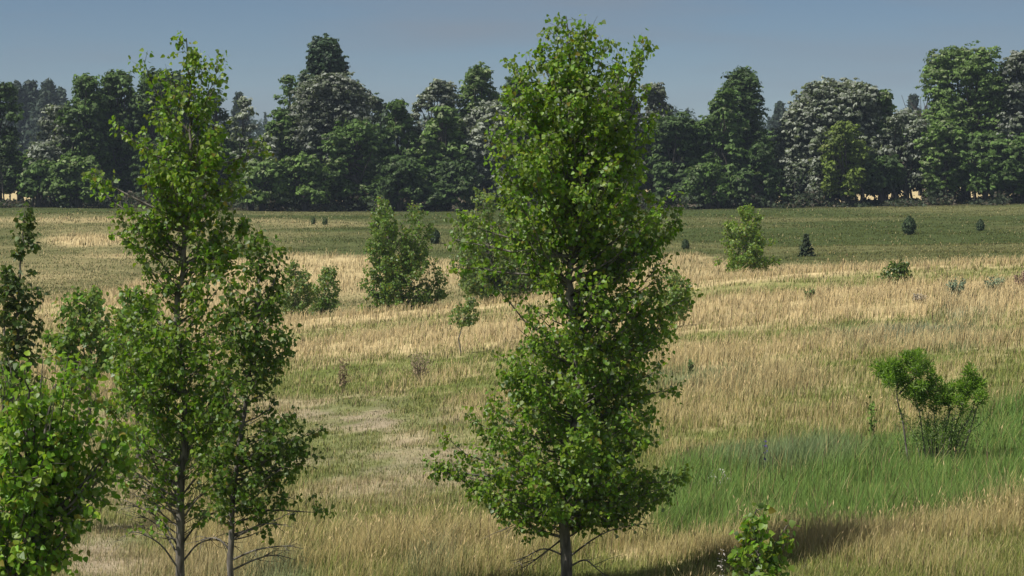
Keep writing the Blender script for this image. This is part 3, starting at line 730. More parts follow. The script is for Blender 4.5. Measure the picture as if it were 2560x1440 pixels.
# (name, label, type, distance, x0, x1, top, bottom, apex, shape)
BELT = [
 ('broadleaf_tree', 'dark tree at the very left end of the tree belt', 'dark', 203, -60, 48, 207, 482, 10, 'round'),
 ('silver_tree', 'small silvery tree with blown pale leaves beside the far spruces', 'silver', 205, 92, 182, 258, 415, 140, 'round'),
 ('silver_tree', 'lowest silvery tree, under the far spruces and above the low dark bush', 'silver', 202, 62, 148, 355, 440, 100, 'round'),
 ('belt_bush', 'low dark green bush just past the bright gap of tan field', 'mid', 198, 50, 150, 402, 490, 100, 'round'),
 ('broadleaf_tree', 'dark green tree with a narrow rounded top, left of the broader dome shaped one', 'mid', 204, 158, 285, 186, 490, 215, 'round'),
 ('broadleaf_tree', 'broad dome topped dark green tree left of the tall sparse cottonwood', 'mid', 206, 232, 362, 176, 490, 290, 'round'),
 ('belt_bush', 'leafy low green tree in front of the two dark domed trees', 'green', 197, 130, 262, 395, 508, 195, 'round'),
 ('broadleaf_tree', 'dark tree behind the upper crown of the tall sparse cottonwood', 'dark', 205, 325, 452, 174, 490, 385, 'round'),
 ('broadleaf_tree', 'blue green tree directly behind the spire of the tall sparse cottonwood', 'blue', 208, 400, 520, 182, 490, 440, 'oval'),
 ('broadleaf_tree', 'blue green tree just right of the spire of the tall sparse cottonwood', 'blue', 208, 500, 590, 224, 490, 535, 'oval'),
 ('silver_tree', 'narrow silver grey tree left of the misty gap in the belt', 'silver', 206, 578, 645, 242, 440, 612, 'oval'),
 ('silver_tree', 'small bright silver tree low beside the misty gap', 'silver', 202, 622, 702, 335, 480, 665, 'round'),
 ('belt_bush', 'mid green low tree under the small bright silver tree', 'green', 197, 590, 720, 400, 512, 660, 'round'),
 ('broadleaf_tree', 'tallest dark tree, its square shoulders above the wide silver tree', 'blue', 210, 738, 895, 96, 420, 810, 'tower'),
 ('broadleaf_tree', 'mid green tree leaning against the left of the tallest dark tree', 'mid', 207, 688, 765, 186, 480, 722, 'oval'),
 ('broadleaf_tree', 'rounded mid green tree right of the misty gap', 'mid', 203, 652, 750, 270, 500, 705, 'round'),
 ('silver_tree', 'wide grey silver tree in front of the tallest dark tree', 'greysilver', 204, 722, 932, 186, 430, 835, 'round'),
 ('belt_bush', 'leafy green tree low in front of the wide grey silver tree', 'green', 198, 688, 830, 385, 512, 765, 'round'),
 ('broadleaf_tree', 'dark green tree with a rounded crown below the right of the wide grey silver tree', 'mid', 200, 812, 965, 302, 505, 890, 'round'),
 ('broadleaf_tree', 'hazy blue tree on the skyline right of the tallest tree', 'blue', 240, 890, 985, 238, 480, 930, 'round'),
 ('broadleaf_tree', 'small topped green tree in the dip of the skyline', 'mid', 204, 955, 1045, 248, 500, 992, 'oval'),
 ('silver_tree', 'wind swept silver tree slanting up to the right', 'silver', 206, 1018, 1140, 200, 440, 1105, 'round'),
 ('broadleaf_tree', 'green domed tree just left of the top of the full young cottonwood', 'green', 208, 1135, 1258, 164, 480, 1198, 'round'),
 ('silver_tree', 'silver tree touching the left side of the full young cottonwood', 'silver', 202, 1150, 1290, 255, 480, 1215, 'round'),
 ('broadleaf_tree', 'green tree between two silver trees, left of the full young cottonwood', 'green', 201, 1055, 1165, 262, 500, 1110, 'round'),
 ('belt_bush', 'dark low tree above the twin topped poplar', 'dark', 198, 930, 1070, 390, 512, 1000, 'round'),
 ('belt_bush', 'dark low tree with brownish twigs left of the pale green poplar', 'dark', 198, 1060, 1190, 400, 512, 1125, 'round'),
 ('broadleaf_tree', 'dark tree wholly behind the full young cottonwood, left part', 'dark', 205, 1240, 1360, 190, 505, 1290, 'round'),
 ('broadleaf_tree', 'dark tree wholly behind the full young cottonwood, centre part', 'dark', 205, 1340, 1480, 200, 505, 1400, 'round'),
 ('silver_tree', 'grey silver tree behind the upper right of the full young cottonwood', 'greysilver', 205, 1470, 1620, 210, 470, 1540, 'round'),
 ('silver_tree', 'dull silver tree emerging right of the full young cottonwood', 'greysilver', 206, 1590, 1715, 205, 440, 1630, 'cone'),
 ('broadleaf_tree', 'dark green rounded tree below the dull silver tree', 'dark', 201, 1625, 1770, 288, 508, 1690, 'round'),
 ('broadleaf_tree', 'tall dark tower shaped tree standing apart right of the full young cottonwood', 'dark', 205, 1765, 1930, 172, 490, 1858, 'tower'),
 ('broadleaf_tree', 'paler green tree leaning on the left flank of the tower shaped tree', 'mid', 200, 1745, 1860, 225, 495, 1815, 'oval'),
 ('belt_bush', 'dark low tree filling the foot of the tower shaped tree', 'dark', 199, 1830, 1945, 360, 512, 1890, 'round'),
 ('belt_bush', 'low green bush at the left foot of the tower shaped tree', 'mid', 197, 1715, 1815, 405, 512, 1760, 'round'),
 ('silver_tree', 'largest silver tree, a wide dome right of the blue gap', 'silver', 206, 1945, 2190, 204, 470, 2120, 'round'),
 ('silver_tree', 'pale silver tree low in front of the largest silver dome', 'silver', 201, 2015, 2100, 320, 490, 2060, 'round'),
 ('broadleaf_tree', 'yellow green tree standing out before the largest silver dome', 'yellow', 198, 2048, 2165, 305, 490, 2110, 'round'),
 ('broadleaf_tree', 'green tree with a pointed top right of the largest silver dome', 'green', 205, 2165, 2265, 226, 480, 2208, 'cone'),
 ('silver_tree', 'rounded silver tree left of the huge green tree', 'silver', 203, 2195, 2330, 274, 470, 2268, 'round'),
 ('broadleaf_tree', 'dark low tree between the yellow green tree and the huge green tree', 'dark', 200, 2140, 2260, 390, 484, 2200, 'round'),
 ('broadleaf_tree', 'huge high green tree with a flat topped crown near the right end', 'green', 206, 2308, 2525, 116, 440, 2400, 'round'),
 ('silver_tree', 'open silver grey tree cut by the right photo edge', 'greysilver', 205, 2470, 2640, 130, 450, 2560, 'round'),
 ('broadleaf_tree', 'mid green tree under the huge green tree, left side', 'green', 200, 2300, 2420, 300, 484, 2360, 'round'),
 ('broadleaf_tree', 'dark green tree under the huge green tree, right side', 'mid', 199, 2400, 2530, 330, 484, 2460, 'round'),
 ('broadleaf_tree', 'dark leafy tree low at the right photo edge', 'mid', 199, 2500, 2640, 340, 484, 2570, 'round'),
]
for i, b in enumerate(BELT):
    ex = ()
    big_tree(b[0], b[1], b[2], b[3], b[4], b[5], b[6], b[7], b[8], b[9], seed=i + 1, n=max(14, int((b[5] - b[4]) * (b[7] - b[6]) / 1050)) if i else 26,
             stems=3 if b[0] != 'belt_bush' else 4, cat='bush' if b[0] == 'belt_bush' else 'tree', dens=.85 if b[1].startswith('open') else 1.0)

_rb = np.random.default_rng(303)
for i, cx_ in enumerate(np.arange(-40, 2620, 98)):
    w_ = _rb.uniform(75, 105); tp = _rb.uniform(295, 360); open_ = (cx_ < 110) or (1930 < cx_ < 2010)
    big_tree('broadleaf_tree', 'dark back row tree mostly hidden behind the front trees of the belt', _rb.choice(['dark', 'blue', 'mid']), _rb.uniform(213, 220), cx_ - w_, cx_ + w_, tp + (60 if open_ else 0), 478 if open_ or cx_ > 2030 else 508,
             cx_ + _rb.uniform(-25, 25), _rb.choice(['round', 'oval', 'cone']), seed=500 + i, n=18, stems=2, group='back row trees of the belt')

# ------------------------------------------------------------------ undergrowth along the foot of the belt
def undergrowth():
    rng = np.random.default_rng(77); mb = MB()
    n = 3800
    px = rng.uniform(-250, 2810, n); d = rng.uniform(198, 210, n)
    d = d - 4.0 * sstep(.5, .75, fbm(px / 45, px * 0 + 9, 15))
    x = (px - CX) * d / F
    dens = fbm(x / 1.8, d * 0 + 3, 5)
    h = np.where(dens > .45, rng.uniform(.1, 1.15, n), rng.uniform(.05, .45, n))
    gap = blob(px, px * 0, 50, 0, 55, 1e9, .3) + blob(px, px * 0, 2290, 0, 25, 1e9, .3) + blob(px, px * 0, 2090, 0, 30, 1e9, .4) + blob(px, px * 0, 2180, 0, 45, 1e9, .3) + blob(px, px * 0, 1960, 0, 25, 1e9, .3) + blob(px, px * 0, 2450, 0, 40, 1e9, .3)
    h = h * (1 - .8 * np.clip(gap * (.5 + dens), 0, 1))
    P = np.stack([x, d, ground_z(x, d) + h], -1)
    k = 10; T = np.repeat(np.arange(n), k)
    off = rng.normal(0, 1, (n * k, 3)) * [.3, .3, .14]
    c = np.array([.04, .055, .028]) * rng.uniform(.5, 1.6, (n, 1)); brown = rng.random(n) < .3
    c[brown] = np.array([.09, .075, .05]) * rng.uniform(.5, 1.3, (brown.sum(), 1))
    cards(mb, P[T] + off, rng.normal(0, .6, (n * k, 3)) + [0, -.3, .5], .2 * rng.uniform(.6, 1.3, n * k), c[T], rng)
    o = mb.build('undergrowth', M_SILVER)
    tag(o, 'dark brush and weeds along the foot of the tree belt', 'undergrowth', kind='stuff')
undergrowth()

# thin dark saplings whose stems stand against the bright field under the belt
rng0 = np.random.default_rng(91)
for i, px in enumerate([12, 88, 100, 172, 255, 352, 640, 700, 822, 905, 930, 962, 1010, 1040, 1085, 1740, 1782, 1935, 1985, 2018, 2035, 2062, 2072, 2108, 2150, 2162, 2185, 2198, 2228, 2310, 2345, 2385, 2420, 2468, 2490, 2540]):
    d = float(rng0.uniform(200, 207)); x = (px - CX) * d / F; gz = float(ground_z(x, d))
    t = thing('belt_sapling', (x, d, gz - .05), 'thin dark bare stemmed sapling under the trees of the belt', 'sapling', 'bare saplings under the belt')
    h = rng0.uniform(1.6, 3.2); mb = MB()
    ln = rng0.normal(0, .22)
    p = np.array([[x, d, gz - .05], [x + ln * .4, d, gz + h * .4], [x + ln, d, gz + h]])
    q, r = smooth_poly(p, [.075, .055, .03], 4); tubes(mb, q[None], r[None], 5, (.1, .1, .1))
    for j in range(4):
        a = q[3 + j]; b = a + np.array([rng0.normal(0, .5), rng0.normal(0, .3), rng0.uniform(.3, .7)])
        tubes(mb, np.array([[a, (a + b) / 2, b]]), np.array([[.03, .02, .012]]), 4, (.1, .1, .1))
    mb.build('trunk', M_DARKBARK, t)
    cmb = MB(); C = p[2] + rng0.normal(0, 1, (90, 3)) * [.5, .4, .4]
    cards(cmb, C, rng0.normal(0, .6, (90, 3)) + [0, 0, .5], .2, np.array([[.045, .065, .03]]) * rng0.uniform(.6, 1.4, (90, 1)), rng0)
    cmb.build('crown', M_SILVER, t)

# ------------------------------------------------------------------ conifers
def spruce(name, label, px, top, d, wpx, base_py=None, seed=1, col=(.035, .055, .035), group=None, tiers=None, card=None, full=1.0, cat='conifer'):
    rng = np.random.default_rng(seed)
    m = d / F
    x = (px - CX) * m; gz = float(ground_z(x, d))
    tip = at(px, top, d); H = tip[2] - gz
    root = thing(name, (x, d, gz - .03), label, cat, group)
    tm, cm = MB(), MB()
    W = wpx / 2 * m
    tubes(tm, np.array([[[x, d, gz - .03], [x, d, gz + H * .5], [tip[0], d, tip[2]]]]), np.array([[H * .016 + .01, H * .01 + .006, .01]]), 6, (.1, .1, .1))
    tiers = tiers or int(10 + H * 1.2)
    BP = []
    card = card or max(.05, W * .16)
    for t in np.linspace(.03, .97, tiers):
        z = gz + H * t; R_ = W * (1 - t) ** .8 * rng.uniform(.75, 1.12)
        for j in range(7):
            a = rng.uniform(0, 2 * math.pi)
            e = np.array([x + R_ * math.cos(a), d + R_ * math.sin(a), z - R_ * .1 + R_ * .25 * rng.random()])
            BP.append([[x, d, z], [(x + e[0]) / 2, (d + e[1]) / 2, z - R_ * .05], e])
    BP = np.array(BP)
    tubes(tm, BP, np.tile([.02, .015, .006], (len(BP), 1)) * max(.3, W), 3, (.1, .1, .1))
    k = int(16 * full)
    u = rng.uniform(.15, 1.05, (len(BP), k, 1))
    P = (BP[:, None, 0] * (1 - u) + BP[:, None, 2] * u).reshape(-1, 3) + rng.normal(0, .05, (len(BP) * k, 3)) * W
    Nn = rng.normal(0, .5, P.shape) + [0, -.1, .6] + norm((P - [x, d, 0]) * [1, 1, 0]) * .4
    c = np.array(col) * rng.uniform(.6, 1.4, (len(P), 1))
    cards(cm, P, Nn, card * rng.uniform(.6, 1.3, len(P)), c, rng, 2.0)
    top_n = 20
    cards(cm, np.array([tip[0], d, 0]) + np.stack([rng.normal(0, .03 * W, top_n), rng.normal(0, .03 * W, top_n), tip[2] - rng.random(top_n) * H * .1], -1), rng.normal(0, .6, (top_n, 3)), card * .6, np.array([col] * top_n), rng, 2.0)
    tm.build('trunk', M_DARKBARK, root); cm.build('crown', M_NEEDLE, root)
    return root
G = 'far spruces on the hill'
spruce('spruce_tree', 'far blue green spruce partly behind the leftmost dark tree', 44, 207, 430, 150, seed=1, group=G, card=.5, full=2, tiers=34)
spruce('spruce_tree', 'far spruce with a broad layered top, second from the left', 80, 205, 432, 190, seed=2, group=G, card=.5, full=2, tiers=34)
spruce('spruce_tree', 'far spruce with star like upper branches, third from the left', 124, 205, 428, 200, seed=3, group=G, card=.5, full=2, tiers=34)
spruce('spruce_tree', 'shortest and rightmost of the far spruces on the left skyline', 154, 222, 435, 150, seed=4, group=G, card=.5, full=2, tiers=34)
spruce('spruce_tree', 'hazy far conifer peeking above the belt right of the cottonwood spire', 600, 232, 440, 110, seed=5, group=G, card=.5, full=2, tiers=34)
spruce('spruce_tree', 'hazy far conifer in the blue gap right of the tower shaped tree', 1948, 258, 440, 130, seed=6, group=G, card=.5, full=2, tiers=34)
spruce('spruce_tree', 'hazy far conifer on the skyline left of the huge green tree', 2282, 238, 440, 110, seed=7, group=G, card=.5, full=2, tiers=34)

def depth_at(px, py, lo=92, hi=198):
    dd = np.linspace(hi, lo, 400); x = (px - CX) / F * dd
    q = proj(np.stack([x, dd, ground_z(x, dd)], -1))[1]
    k = np.where(q >= py)[0]
    return float(dd[k[0]]) if len(k) else lo

def juniper(label, px, top, foot, wpx, seed, col=(.05, .078, .034)):
    rng = np.random.default_rng(seed); d = depth_at(px, foot); m = d / F
    x = (px - CX) * m; gz = float(ground_z(x, d)); tip = at(px, top, d); H = tip[2] - gz; W = wpx / 2 * m
    root = thing('juniper_bush', (x, d, gz - .03), label, 'bush', 'junipers dotted over the green field')
    tm, cm = MB(), MB()
    tubes(tm, np.array([[[x, d, gz - .03], [x, d, gz + H * .5], [x, d, gz + H * .9]]]), np.array([[.05, .04, .01]]), 6, (.1, .1, .1))
    n = 1500
    t = rng.random(n); prof = np.sin(np.clip(t * .9 + .12, 0, 1) * math.pi) ** .6
    a = rng.uniform(0, 2 * math.pi, n); r = W * prof * rng.uniform(.5, 1.0, n) * (1 + .45 * (fbm(a * 1.6, t * 5, seed) - .5)) * np.where(rng.random(n) < .12, 1.3, 1)
    P = np.stack([x + r * np.cos(a), d + r * np.sin(a), gz + H * t], -1)
    Nn = np.stack([np.cos(a), np.sin(a), np.full(n, .35)], -1) + rng.normal(0, .45, (n, 3))
    cards(cm, P, Nn, .11 * rng.uniform(.6, 1.3, n) * (H / 1.5), np.array(col) * rng.uniform(.6, 1.5, (n, 1)), rng, 1.9)
    tm.build('trunk', M_DARKBARK, root); cm.build('crown', M_NEEDLE, root)
spruce('young_spruce', 'young dark spruce with a thin pointed leader on the green field', 2016, 588, depth_at(2016, 641), 50, seed=8, col=(.05, .07, .035), tiers=8, card=.1, full=1.0)
juniper('largest juniper, a dark egg shaped bush with a short shadow on the green field', 2273, 541, 586, 34, 1)
juniper('small dark juniper farthest right on the green field', 2451, 548, 576, 22, 2)
juniper('small round juniper just right of the full young cottonwood', 1714, 598, 622, 20, 3)
juniper('dark round juniper right of the twin topped poplar', 1087, 571, 608, 27, 4)
juniper('tiny shrub in a pair near the belt, lower left one', 783, 541, 560, 11, 5, (.085, .12, .045))
juniper('tiny shrub in a pair near the belt, upper right one', 812, 543, 562, 14, 6, (.085, .12, .045))

# ------------------------------------------------------------------ far wooded hill
def far_woods():
    rng = np.random.default_rng(55); mb = MB()
    n = 520
    px = rng.uniform(-900, 3500, n); d = rng.uniform(520, 760, n)
    x = (px - CX) * d / F; gz = ground_z(x, d)
    H = rng.uniform(7.5, 12.5, n)
    for i in range(n):
        q = 190
        v = norm(rng.normal(size=(q, 3)))
        w = H[i] * rng.uniform(.24, .36)
        if rng.random() < .45:
            t = rng.random(q); P = np.stack([v[:, 0] * w * .6 * (1 - t) , v[:, 1] * w * .6 * (1 - t), t * H[i]], -1)
        else:
            P = v * [w, w, H[i] * .42] * rng.uniform(.7, 1.05, (q, 1)) + [0, 0, H[i] * .55]
        cards(mb, P + [x[i], d[i], gz[i]], v + [0, 0, .5] + rng.normal(0, .4, (q, 3)), .75 * rng.uniform(.6, 1.3, q), np.array([.045, .07, .042]) * rng.uniform(.6, 1.4, (q, 1)), rng)
    o = mb.build('far_woods', M_SILVER)
    tag(o, 'hazy blue green woods on the hill beyond the tree belt', 'woods', kind='stuff')
far_woods()

def bare_tree(label, px, top, d, wpx, seed):
    rng = np.random.default_rng(seed); m = d / F
    x = (px - CX) * m; gz = float(ground_z(x, d)); z1 = at(px, top, d)[2]; H = z1 - gz
    root = thing('bare_tree', (x, d, gz), label, 'tree'); tm = MB()
    tubes(tm, np.array([[[x, d, gz], [x + .2, d, gz + H * .4], [x, d, gz + H * .85]]]), np.array([[.3, .22, .08]]), 6, (.1, .1, .1))
    A = []
    for i in range(46):
        t = rng.uniform(.45, .8); b = np.array([x, d, gz + H * t]); e = at(px + rng.uniform(-.5, .5) * wpx, top + rng.uniform(0, .25) * (H / m), d) + [0, rng.normal(0, 1), 0]
        A.append([b, (b + e) / 2 + rng.normal(0, .25, 3), e])
    tubes(tm, np.array(A), np.tile([.08, .06, .03], (len(A), 1)), 3, (.1, .1, .1))
    tm.build('trunk', M_DARKBARK, root)
bare_tree('leafless grey tree with fine twigs on the skyline left of the huge green tree', 2300, 236, 300, 110, 3)

# ------------------------------------------------------------------ shed glimpsed behind the belt
def simple_mat(name, c, rough=.7):
    m, nt, N, L = new_mat(name)
    out = N.new('ShaderNodeOutputMaterial'); p = N.new('ShaderNodeBsdfPrincipled'); nz = N.new('ShaderNodeTexNoise'); nz.inputs['Scale'].default_value = 3
    mr = N.new('ShaderNodeMapRange'); mr.inputs['To Min'].default_value = .8; mr.inputs['To Max'].default_value = 1.15
    mx = N.new('ShaderNodeVectorMath'); mx.operation = 'SCALE'; mx.inputs[0].default_value = c
    L.new(nz.outputs['Fac'], mr.inputs['Value']); L.new(mr.outputs[0], mx.inputs['Scale']); L.new(mx.outputs[0], p.inputs['Base Color'])
    p.inputs['Roughness'].default_value = rough; L.new(p.outputs[0], out.inputs[0]); return m
def boxmb(mb, lo, hi):
    x0, y0, z0 = lo; x1, y1, z1 = hi
    V = [(x0, y0, z0), (x1, y0, z0), (x1, y1, z0), (x0, y1, z0), (x0, y0, z1), (x1, y0, z1), (x1, y1, z1), (x0, y1, z1)]
    mb.add(V, [(3, 2, 1, 0), (4, 5, 6, 7), (0, 1, 5, 4), (1, 2, 6, 5), (2, 3, 7, 6), (3, 0, 4, 7)])
a = at(18, 431, 222); b = at(112, 431, 222); gz = float(ground_z(a[0], 222))
sh = thing('shelter', ((a[0] + b[0]) / 2, 222, gz), 'open sided shelter with a white roof edge, glimpsed through the belt', 'shelter')
M_SLATE = simple_mat('slate_post', (.09, .1, .12))
for qx in (a[0] + .2, b[0] - .2):
    for qy in (222.2, 225.6):
        mb = MB(); boxmb(mb, (qx - .06, qy - .06, gz - .1), (qx + .06, qy + .06, a[2] - .01 + (.6 if qy > 224 else 0))); mb.build('post', M_SLATE, sh)
mb = MB()
mb.add([(a[0], 222, a[2]), (b[0], 222, a[2]), (b[0], 226, a[2] + .7), (a[0], 226, a[2] + .7), (a[0], 222, a[2] - .04), (b[0], 222, a[2] - .04), (b[0], 226, a[2] + .66), (a[0], 226, a[2] + .66)],
       [(0, 1, 2, 3), (7, 6, 5, 4), (4, 5, 1, 0), (5, 6, 2, 1), (6, 7, 3, 2), (7, 4, 0, 3)])
mb.build('roof', simple_mat('slate_roof', (.16, .17, .19)), sh)
mb = MB(); boxmb(mb, (a[0], 221.93, a[2] - .1), (b[0], 221.995, a[2] + .03)); mb.build('fascia', simple_mat('white_fascia', (.75, .77, .78)), sh)

# ------------------------------------------------------------------ narrow leaved shrub in the green swale
def shrub():
    rng = np.random.default_rng(8); d = 30.5
    base = at(2330, 1140, d); gz = float(ground_z(base[0], d))
    root = thing('willow_shrub', (base[0], d, gz - .03), 'vase shaped shrub with feathery bright green tufts on bare stems in the lush grass', 'shrub')
    lobes = []
    for (cx_, cy_, rx_, ry_, nn_) in [(2245, 925, 46, 34, 13), (2285, 905, 30, 26, 8), (2312, 930, 24, 16, 5), (2222, 925, 26, 24, 5), (2340, 985, 66, 34, 18), (2300, 970, 26, 26, 5), (2432, 985, 34, 34, 12), (2424, 945, 8, 24, 4), (2390, 1005, 30, 20, 5), (2262, 960, 18, 16, 3)]:
        for _k in range(nn_):
            a_ = rng.uniform(0, 6.283); q_ = math.sqrt(rng.random())
            sz = rng.uniform(11, 21)
            lobes.append((cx_ + rx_ * q_ * math.cos(a_), cy_ + ry_ * q_ * math.sin(a_), sz, sz * rng.uniform(.7, 1.2), rng.normal(0, .14)))
    stems = [([(2275, 1090), (2258, 1060), (2248, 1020), (2242, 980), (2250, 930)], .0), ([(2322, 1145), (2308, 1100), (2300, 1040), (2290, 1000)], -.05), ([(2355, 1140), (2362, 1090), (2372, 1040), (2380, 1000)], .05),
             ([(2385, 1138), (2395, 1090), (2420, 1050), (2440, 1000)], .05), ([(2345, 1142), (2340, 1090), (2335, 1040), (2335, 990)], .1), ([(2395, 1120), (2430, 1060), (2445, 1010)], -.05), ([(2248, 985), (2270, 960), (2295, 935)], 0), ([(2335, 1140), (2318, 1080), (2322, 1030)], .12), ([(2365, 1142), (2385, 1080), (2405, 1020)], .12)]
    for _k in range(16):
        b0 = rng.normal(2350, 16); e0 = b0 + (b0 - 2348) * rng.uniform(1.5, 3) + rng.normal(0, 14)
        stems.append(([(b0, 1142), ((b0 * .6 + e0 * .4) + rng.normal(0, 4), 1095), (e0, rng.uniform(1010, 1055))], rng.normal(0, .12)))
    tm, cm = MB(), MB()
    for si, (pts, dd) in enumerate(stems):
        q = np.array([at(a_, b_, d + dd) for a_, b_ in pts])
        if si not in (6,): q[0, 2] = float(ground_z(q[0, 0], q[0, 1])) - .03
        q2, r2 = smooth_poly(q, np.linspace(.014, .005, len(q)) * (1 if si < 9 else .45), 5); tubes(tm, q2[None], r2[None], 6, (.2, .2, .2))
    for (lx, ly, rx, ry, dd) in lobes:
        c = at(lx, ly, d + dd); m = d / F
        n = int(rx * ry * .5)
        v = norm(rng.normal(size=(n, 3))) * rng.random((n, 1)) ** .4
        P = c + v * [rx * m, rx * m, ry * m]
        D = norm(v + rng.normal(0, .5, (n, 3)) + [0, 0, .5]); Nn = rng.normal(0, .6, (n, 3)) + [-.2, -.1, .7]
        col = np.array([.165, .27, .035]) * rng.normal(1, .2, (n, 1)).clip(.5, 1.6)
        leaves(cm, P, D, Nn, rng.uniform(.03, .066, n), col, .3)
        k = 3; e = P[:k]; a_ = np.array([at(lx, ly + ry * .9, d + dd)] * k)
        tubes(tm, np.stack([a_, (a_ + e) / 2, e], 1), np.tile([.005, .004, .002], (k, 1)), 3, (.2, .2, .2))
    for si, (pts, dd) in enumerate(stems):                     # leaves carried along the stems
        q = np.array([at(a_, b_, d + dd) for a_, b_ in pts]); q2, _r = smooth_poly(q, np.ones(len(q)), 6)
        k = 46; P = q2[rng.integers(len(q2) // 3, len(q2), k)] + rng.normal(0, .03, (k, 3))
        leaves(cm, P, rng.normal(0, .6, (k, 3)) + [0, 0, .7], rng.normal(0, .6, (k, 3)) + [-.2, 0, .6], .045, np.array([[.17, .27, .05]]) * rng.uniform(.6, 1.3, (k, 1)), .3)
    n = 1500                                                   # sparse greyer leaves between the stems
    P = at(rng.normal(2345, 44, n), rng.triangular(1030, 1085, 1145, n), d) + np.stack([np.zeros(n), rng.normal(0, .15, n), np.zeros(n)], -1)
    leaves(cm, P, rng.normal(0, .6, (n, 3)) + [0, 0, .6], rng.normal(0, .6, (n, 3)) + [0, 0, .5], .034, np.array([[.2, .27, .1]]) * rng.uniform(.6, 1.3, (n, 1)), .34)
    tm.build('stem', M_BARK, root, smooth=True); cm.build('crown', M_LEAF, root)
shrub()

# ------------------------------------------------------------------ separate weeds and flowers
def weed(name, label, px, top, d, wpx, col, n, seed, leafy=.0, cat='weed', group=None, lc=None, thick=.005):
    rng = np.random.default_rng(seed); m = d / F
    x = (px - CX) * m; gz = float(ground_z(x, d)); H = max(.15, at(px, top, d)[2] - gz); W = wpx / 2 * m
    mb = MB()
    a = rng.uniform(0, 6.283, n); r = np.sqrt(rng.random(n))
    b = np.stack([x + .25 * W * r * np.cos(a), d + .25 * W * r * np.sin(a), np.full(n, gz - .02)], -1)
    e = np.stack([x + W * r * np.cos(a), d + W * r * np.sin(a), gz + H * rng.uniform(.55, 1.0, n)], -1)
    mid = (b + e) / 2 + rng.normal(0, .03, (n, 3))
    tubes(mb, np.stack([b, mid, e], 1), np.tile([thick, thick * .8, thick * .6], (n, 1)), 3, np.array(col) * .8)
    k = 16; T = np.repeat(np.arange(n), k); u = rng.uniform(.35, 1.02, (n * k, 1))
    P = b[T] * (1 - u) + e[T] * u + rng.normal(0, .02, (n * k, 3))
    cards(mb, P, rng.normal(0, .6, (n * k, 3)) + [0, -.2, .4], (.03 + leafy) * rng.uniform(.6, 1.3, n * k), np.array(lc or col) * rng.uniform(.6, 1.35, (n * k, 1)), rng, 1.8)
    o = mb.build(name, M_GRASS, origin=(x, d, gz))
    tag(o, label, cat, group)
weed('dead_weed', 'brown dead weed clump on the slope left of the leaning sapling', 857, 890, 50, 30, (.33, .255, .155), 14, 1)
weed('dead_weed', 'wide greyish brown dead weed clump between the dark slope weed and the leaning sapling', 1050, 872, 52, 60, (.38, .31, .2), 24, 2)
weed('dead_weed', 'pale grey dead weed clump on the sunny crest left of the sage plants', 2302, 735, 62, 40, (.46, .4, .3), 30, 3)
weed('dead_weed', 'reddish brown dead weed at the right photo edge on the crest', 2552, 676, 66, 34, (.3, .2, .16), 22, 4)
weed('sage_plant', 'tall blue green sage plant on the crest right of the pale dead weed', 2392, 695, 63, 54, (.24, .3, .19), 26, 5, .015)
weed('sage_plant', 'blue green sage plant nearest the right edge of the crest', 2486, 690, 64, 56, (.25, .3, .18), 26, 6, .015)
weed('weed_stalk', 'dark green weed stalk right of the full young cottonwood, on the slope', 1729, 890, 46, 14, (.11, .16, .06), 5, 7, .008)
weed('weed_stalk', 'short dark stalk on the slope beyond the taller weed stalk', 1812, 878, 50, 10, (.09, .1, .06), 5, 8)
weed('weed_stalk', 'small leafy green stalk left of the vase shaped shrub', 2183, 985, 33, 24, (.16, .25, .06), 6, 9, .008)
weed('green_weed', 'low dark green weed on the tan slope below the conical poplar', 2025, 718, 68, 40, (.16, .22, .08), 16, 10, .02)
weed('white_flower', 'white flowering weed at the left end of the lush green grass', 1800, 1168, 29, 50, (.12, .15, .08), 7, 11, -.014, 'flower', None, (.5, .5, .42), .003)
weed('white_flower', 'white flowering weed in the tree shadow beside the leafy sapling', 1806, 1372, 21, 24, (.12, .13, .08), 3, 12, -.016, 'flower', None, (.5, .46, .42), .003)
weed('purple_flower', 'small purple flower spike above the lush green grass', 1915, 1098, 31, 4, (.1, .1, .2), 1, 13, -.002, 'flower', None, (.12, .08, .3), .004)

# ------------------------------------------------------------------ light, sky, haze, camera
AZ, EL = math.atan2(-.9, -.43), RAD(56)
sunv = Vector((math.sin(AZ) * math.cos(EL), math.cos(AZ) * math.cos(EL), math.sin(EL)))
ld = bpy.data.lights.new('sun', 'SUN'); ld.energy = 5.0; ld.angle = RAD(.53); ld.color = (1, .95, .87)
lo = bpy.data.objects.new('sun', ld); COL.objects.link(lo); lo.rotation_euler = (-sunv).to_track_quat('-Z', 'Y').to_euler(); lo.location = (-20, -8, 40)
w = bpy.data.worlds.new('World'); sc.world = w; w.use_nodes = True
nt = w.node_tree; nt.nodes.clear(); N, L = nt.nodes, nt.links
out = N.new('ShaderNodeOutputWorld'); bg = N.new('ShaderNodeBackground'); sky = N.new('ShaderNodeTexSky')
sky.sky_type = 'NISHITA'; sky.sun_disc = False; sky.sun_elevation = EL; sky.sun_rotation = AZ
sky.altitude = 2500; sky.air_density = .85; sky.dust_density = .1; sky.ozone_density = 4.0
bg.inputs['Strength'].default_value = .05
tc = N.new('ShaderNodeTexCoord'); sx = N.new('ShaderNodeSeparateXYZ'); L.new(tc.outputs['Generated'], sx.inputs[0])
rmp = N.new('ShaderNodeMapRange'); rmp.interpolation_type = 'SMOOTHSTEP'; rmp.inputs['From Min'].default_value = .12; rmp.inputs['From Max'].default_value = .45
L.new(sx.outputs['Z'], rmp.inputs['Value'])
cn = N.new('ShaderNodeTexNoise'); cn.inputs['Scale'].default_value = 3.5; cn.inputs['Detail'].default_value = 6; L.new(tc.outputs['Generated'], cn.inputs['Vector'])
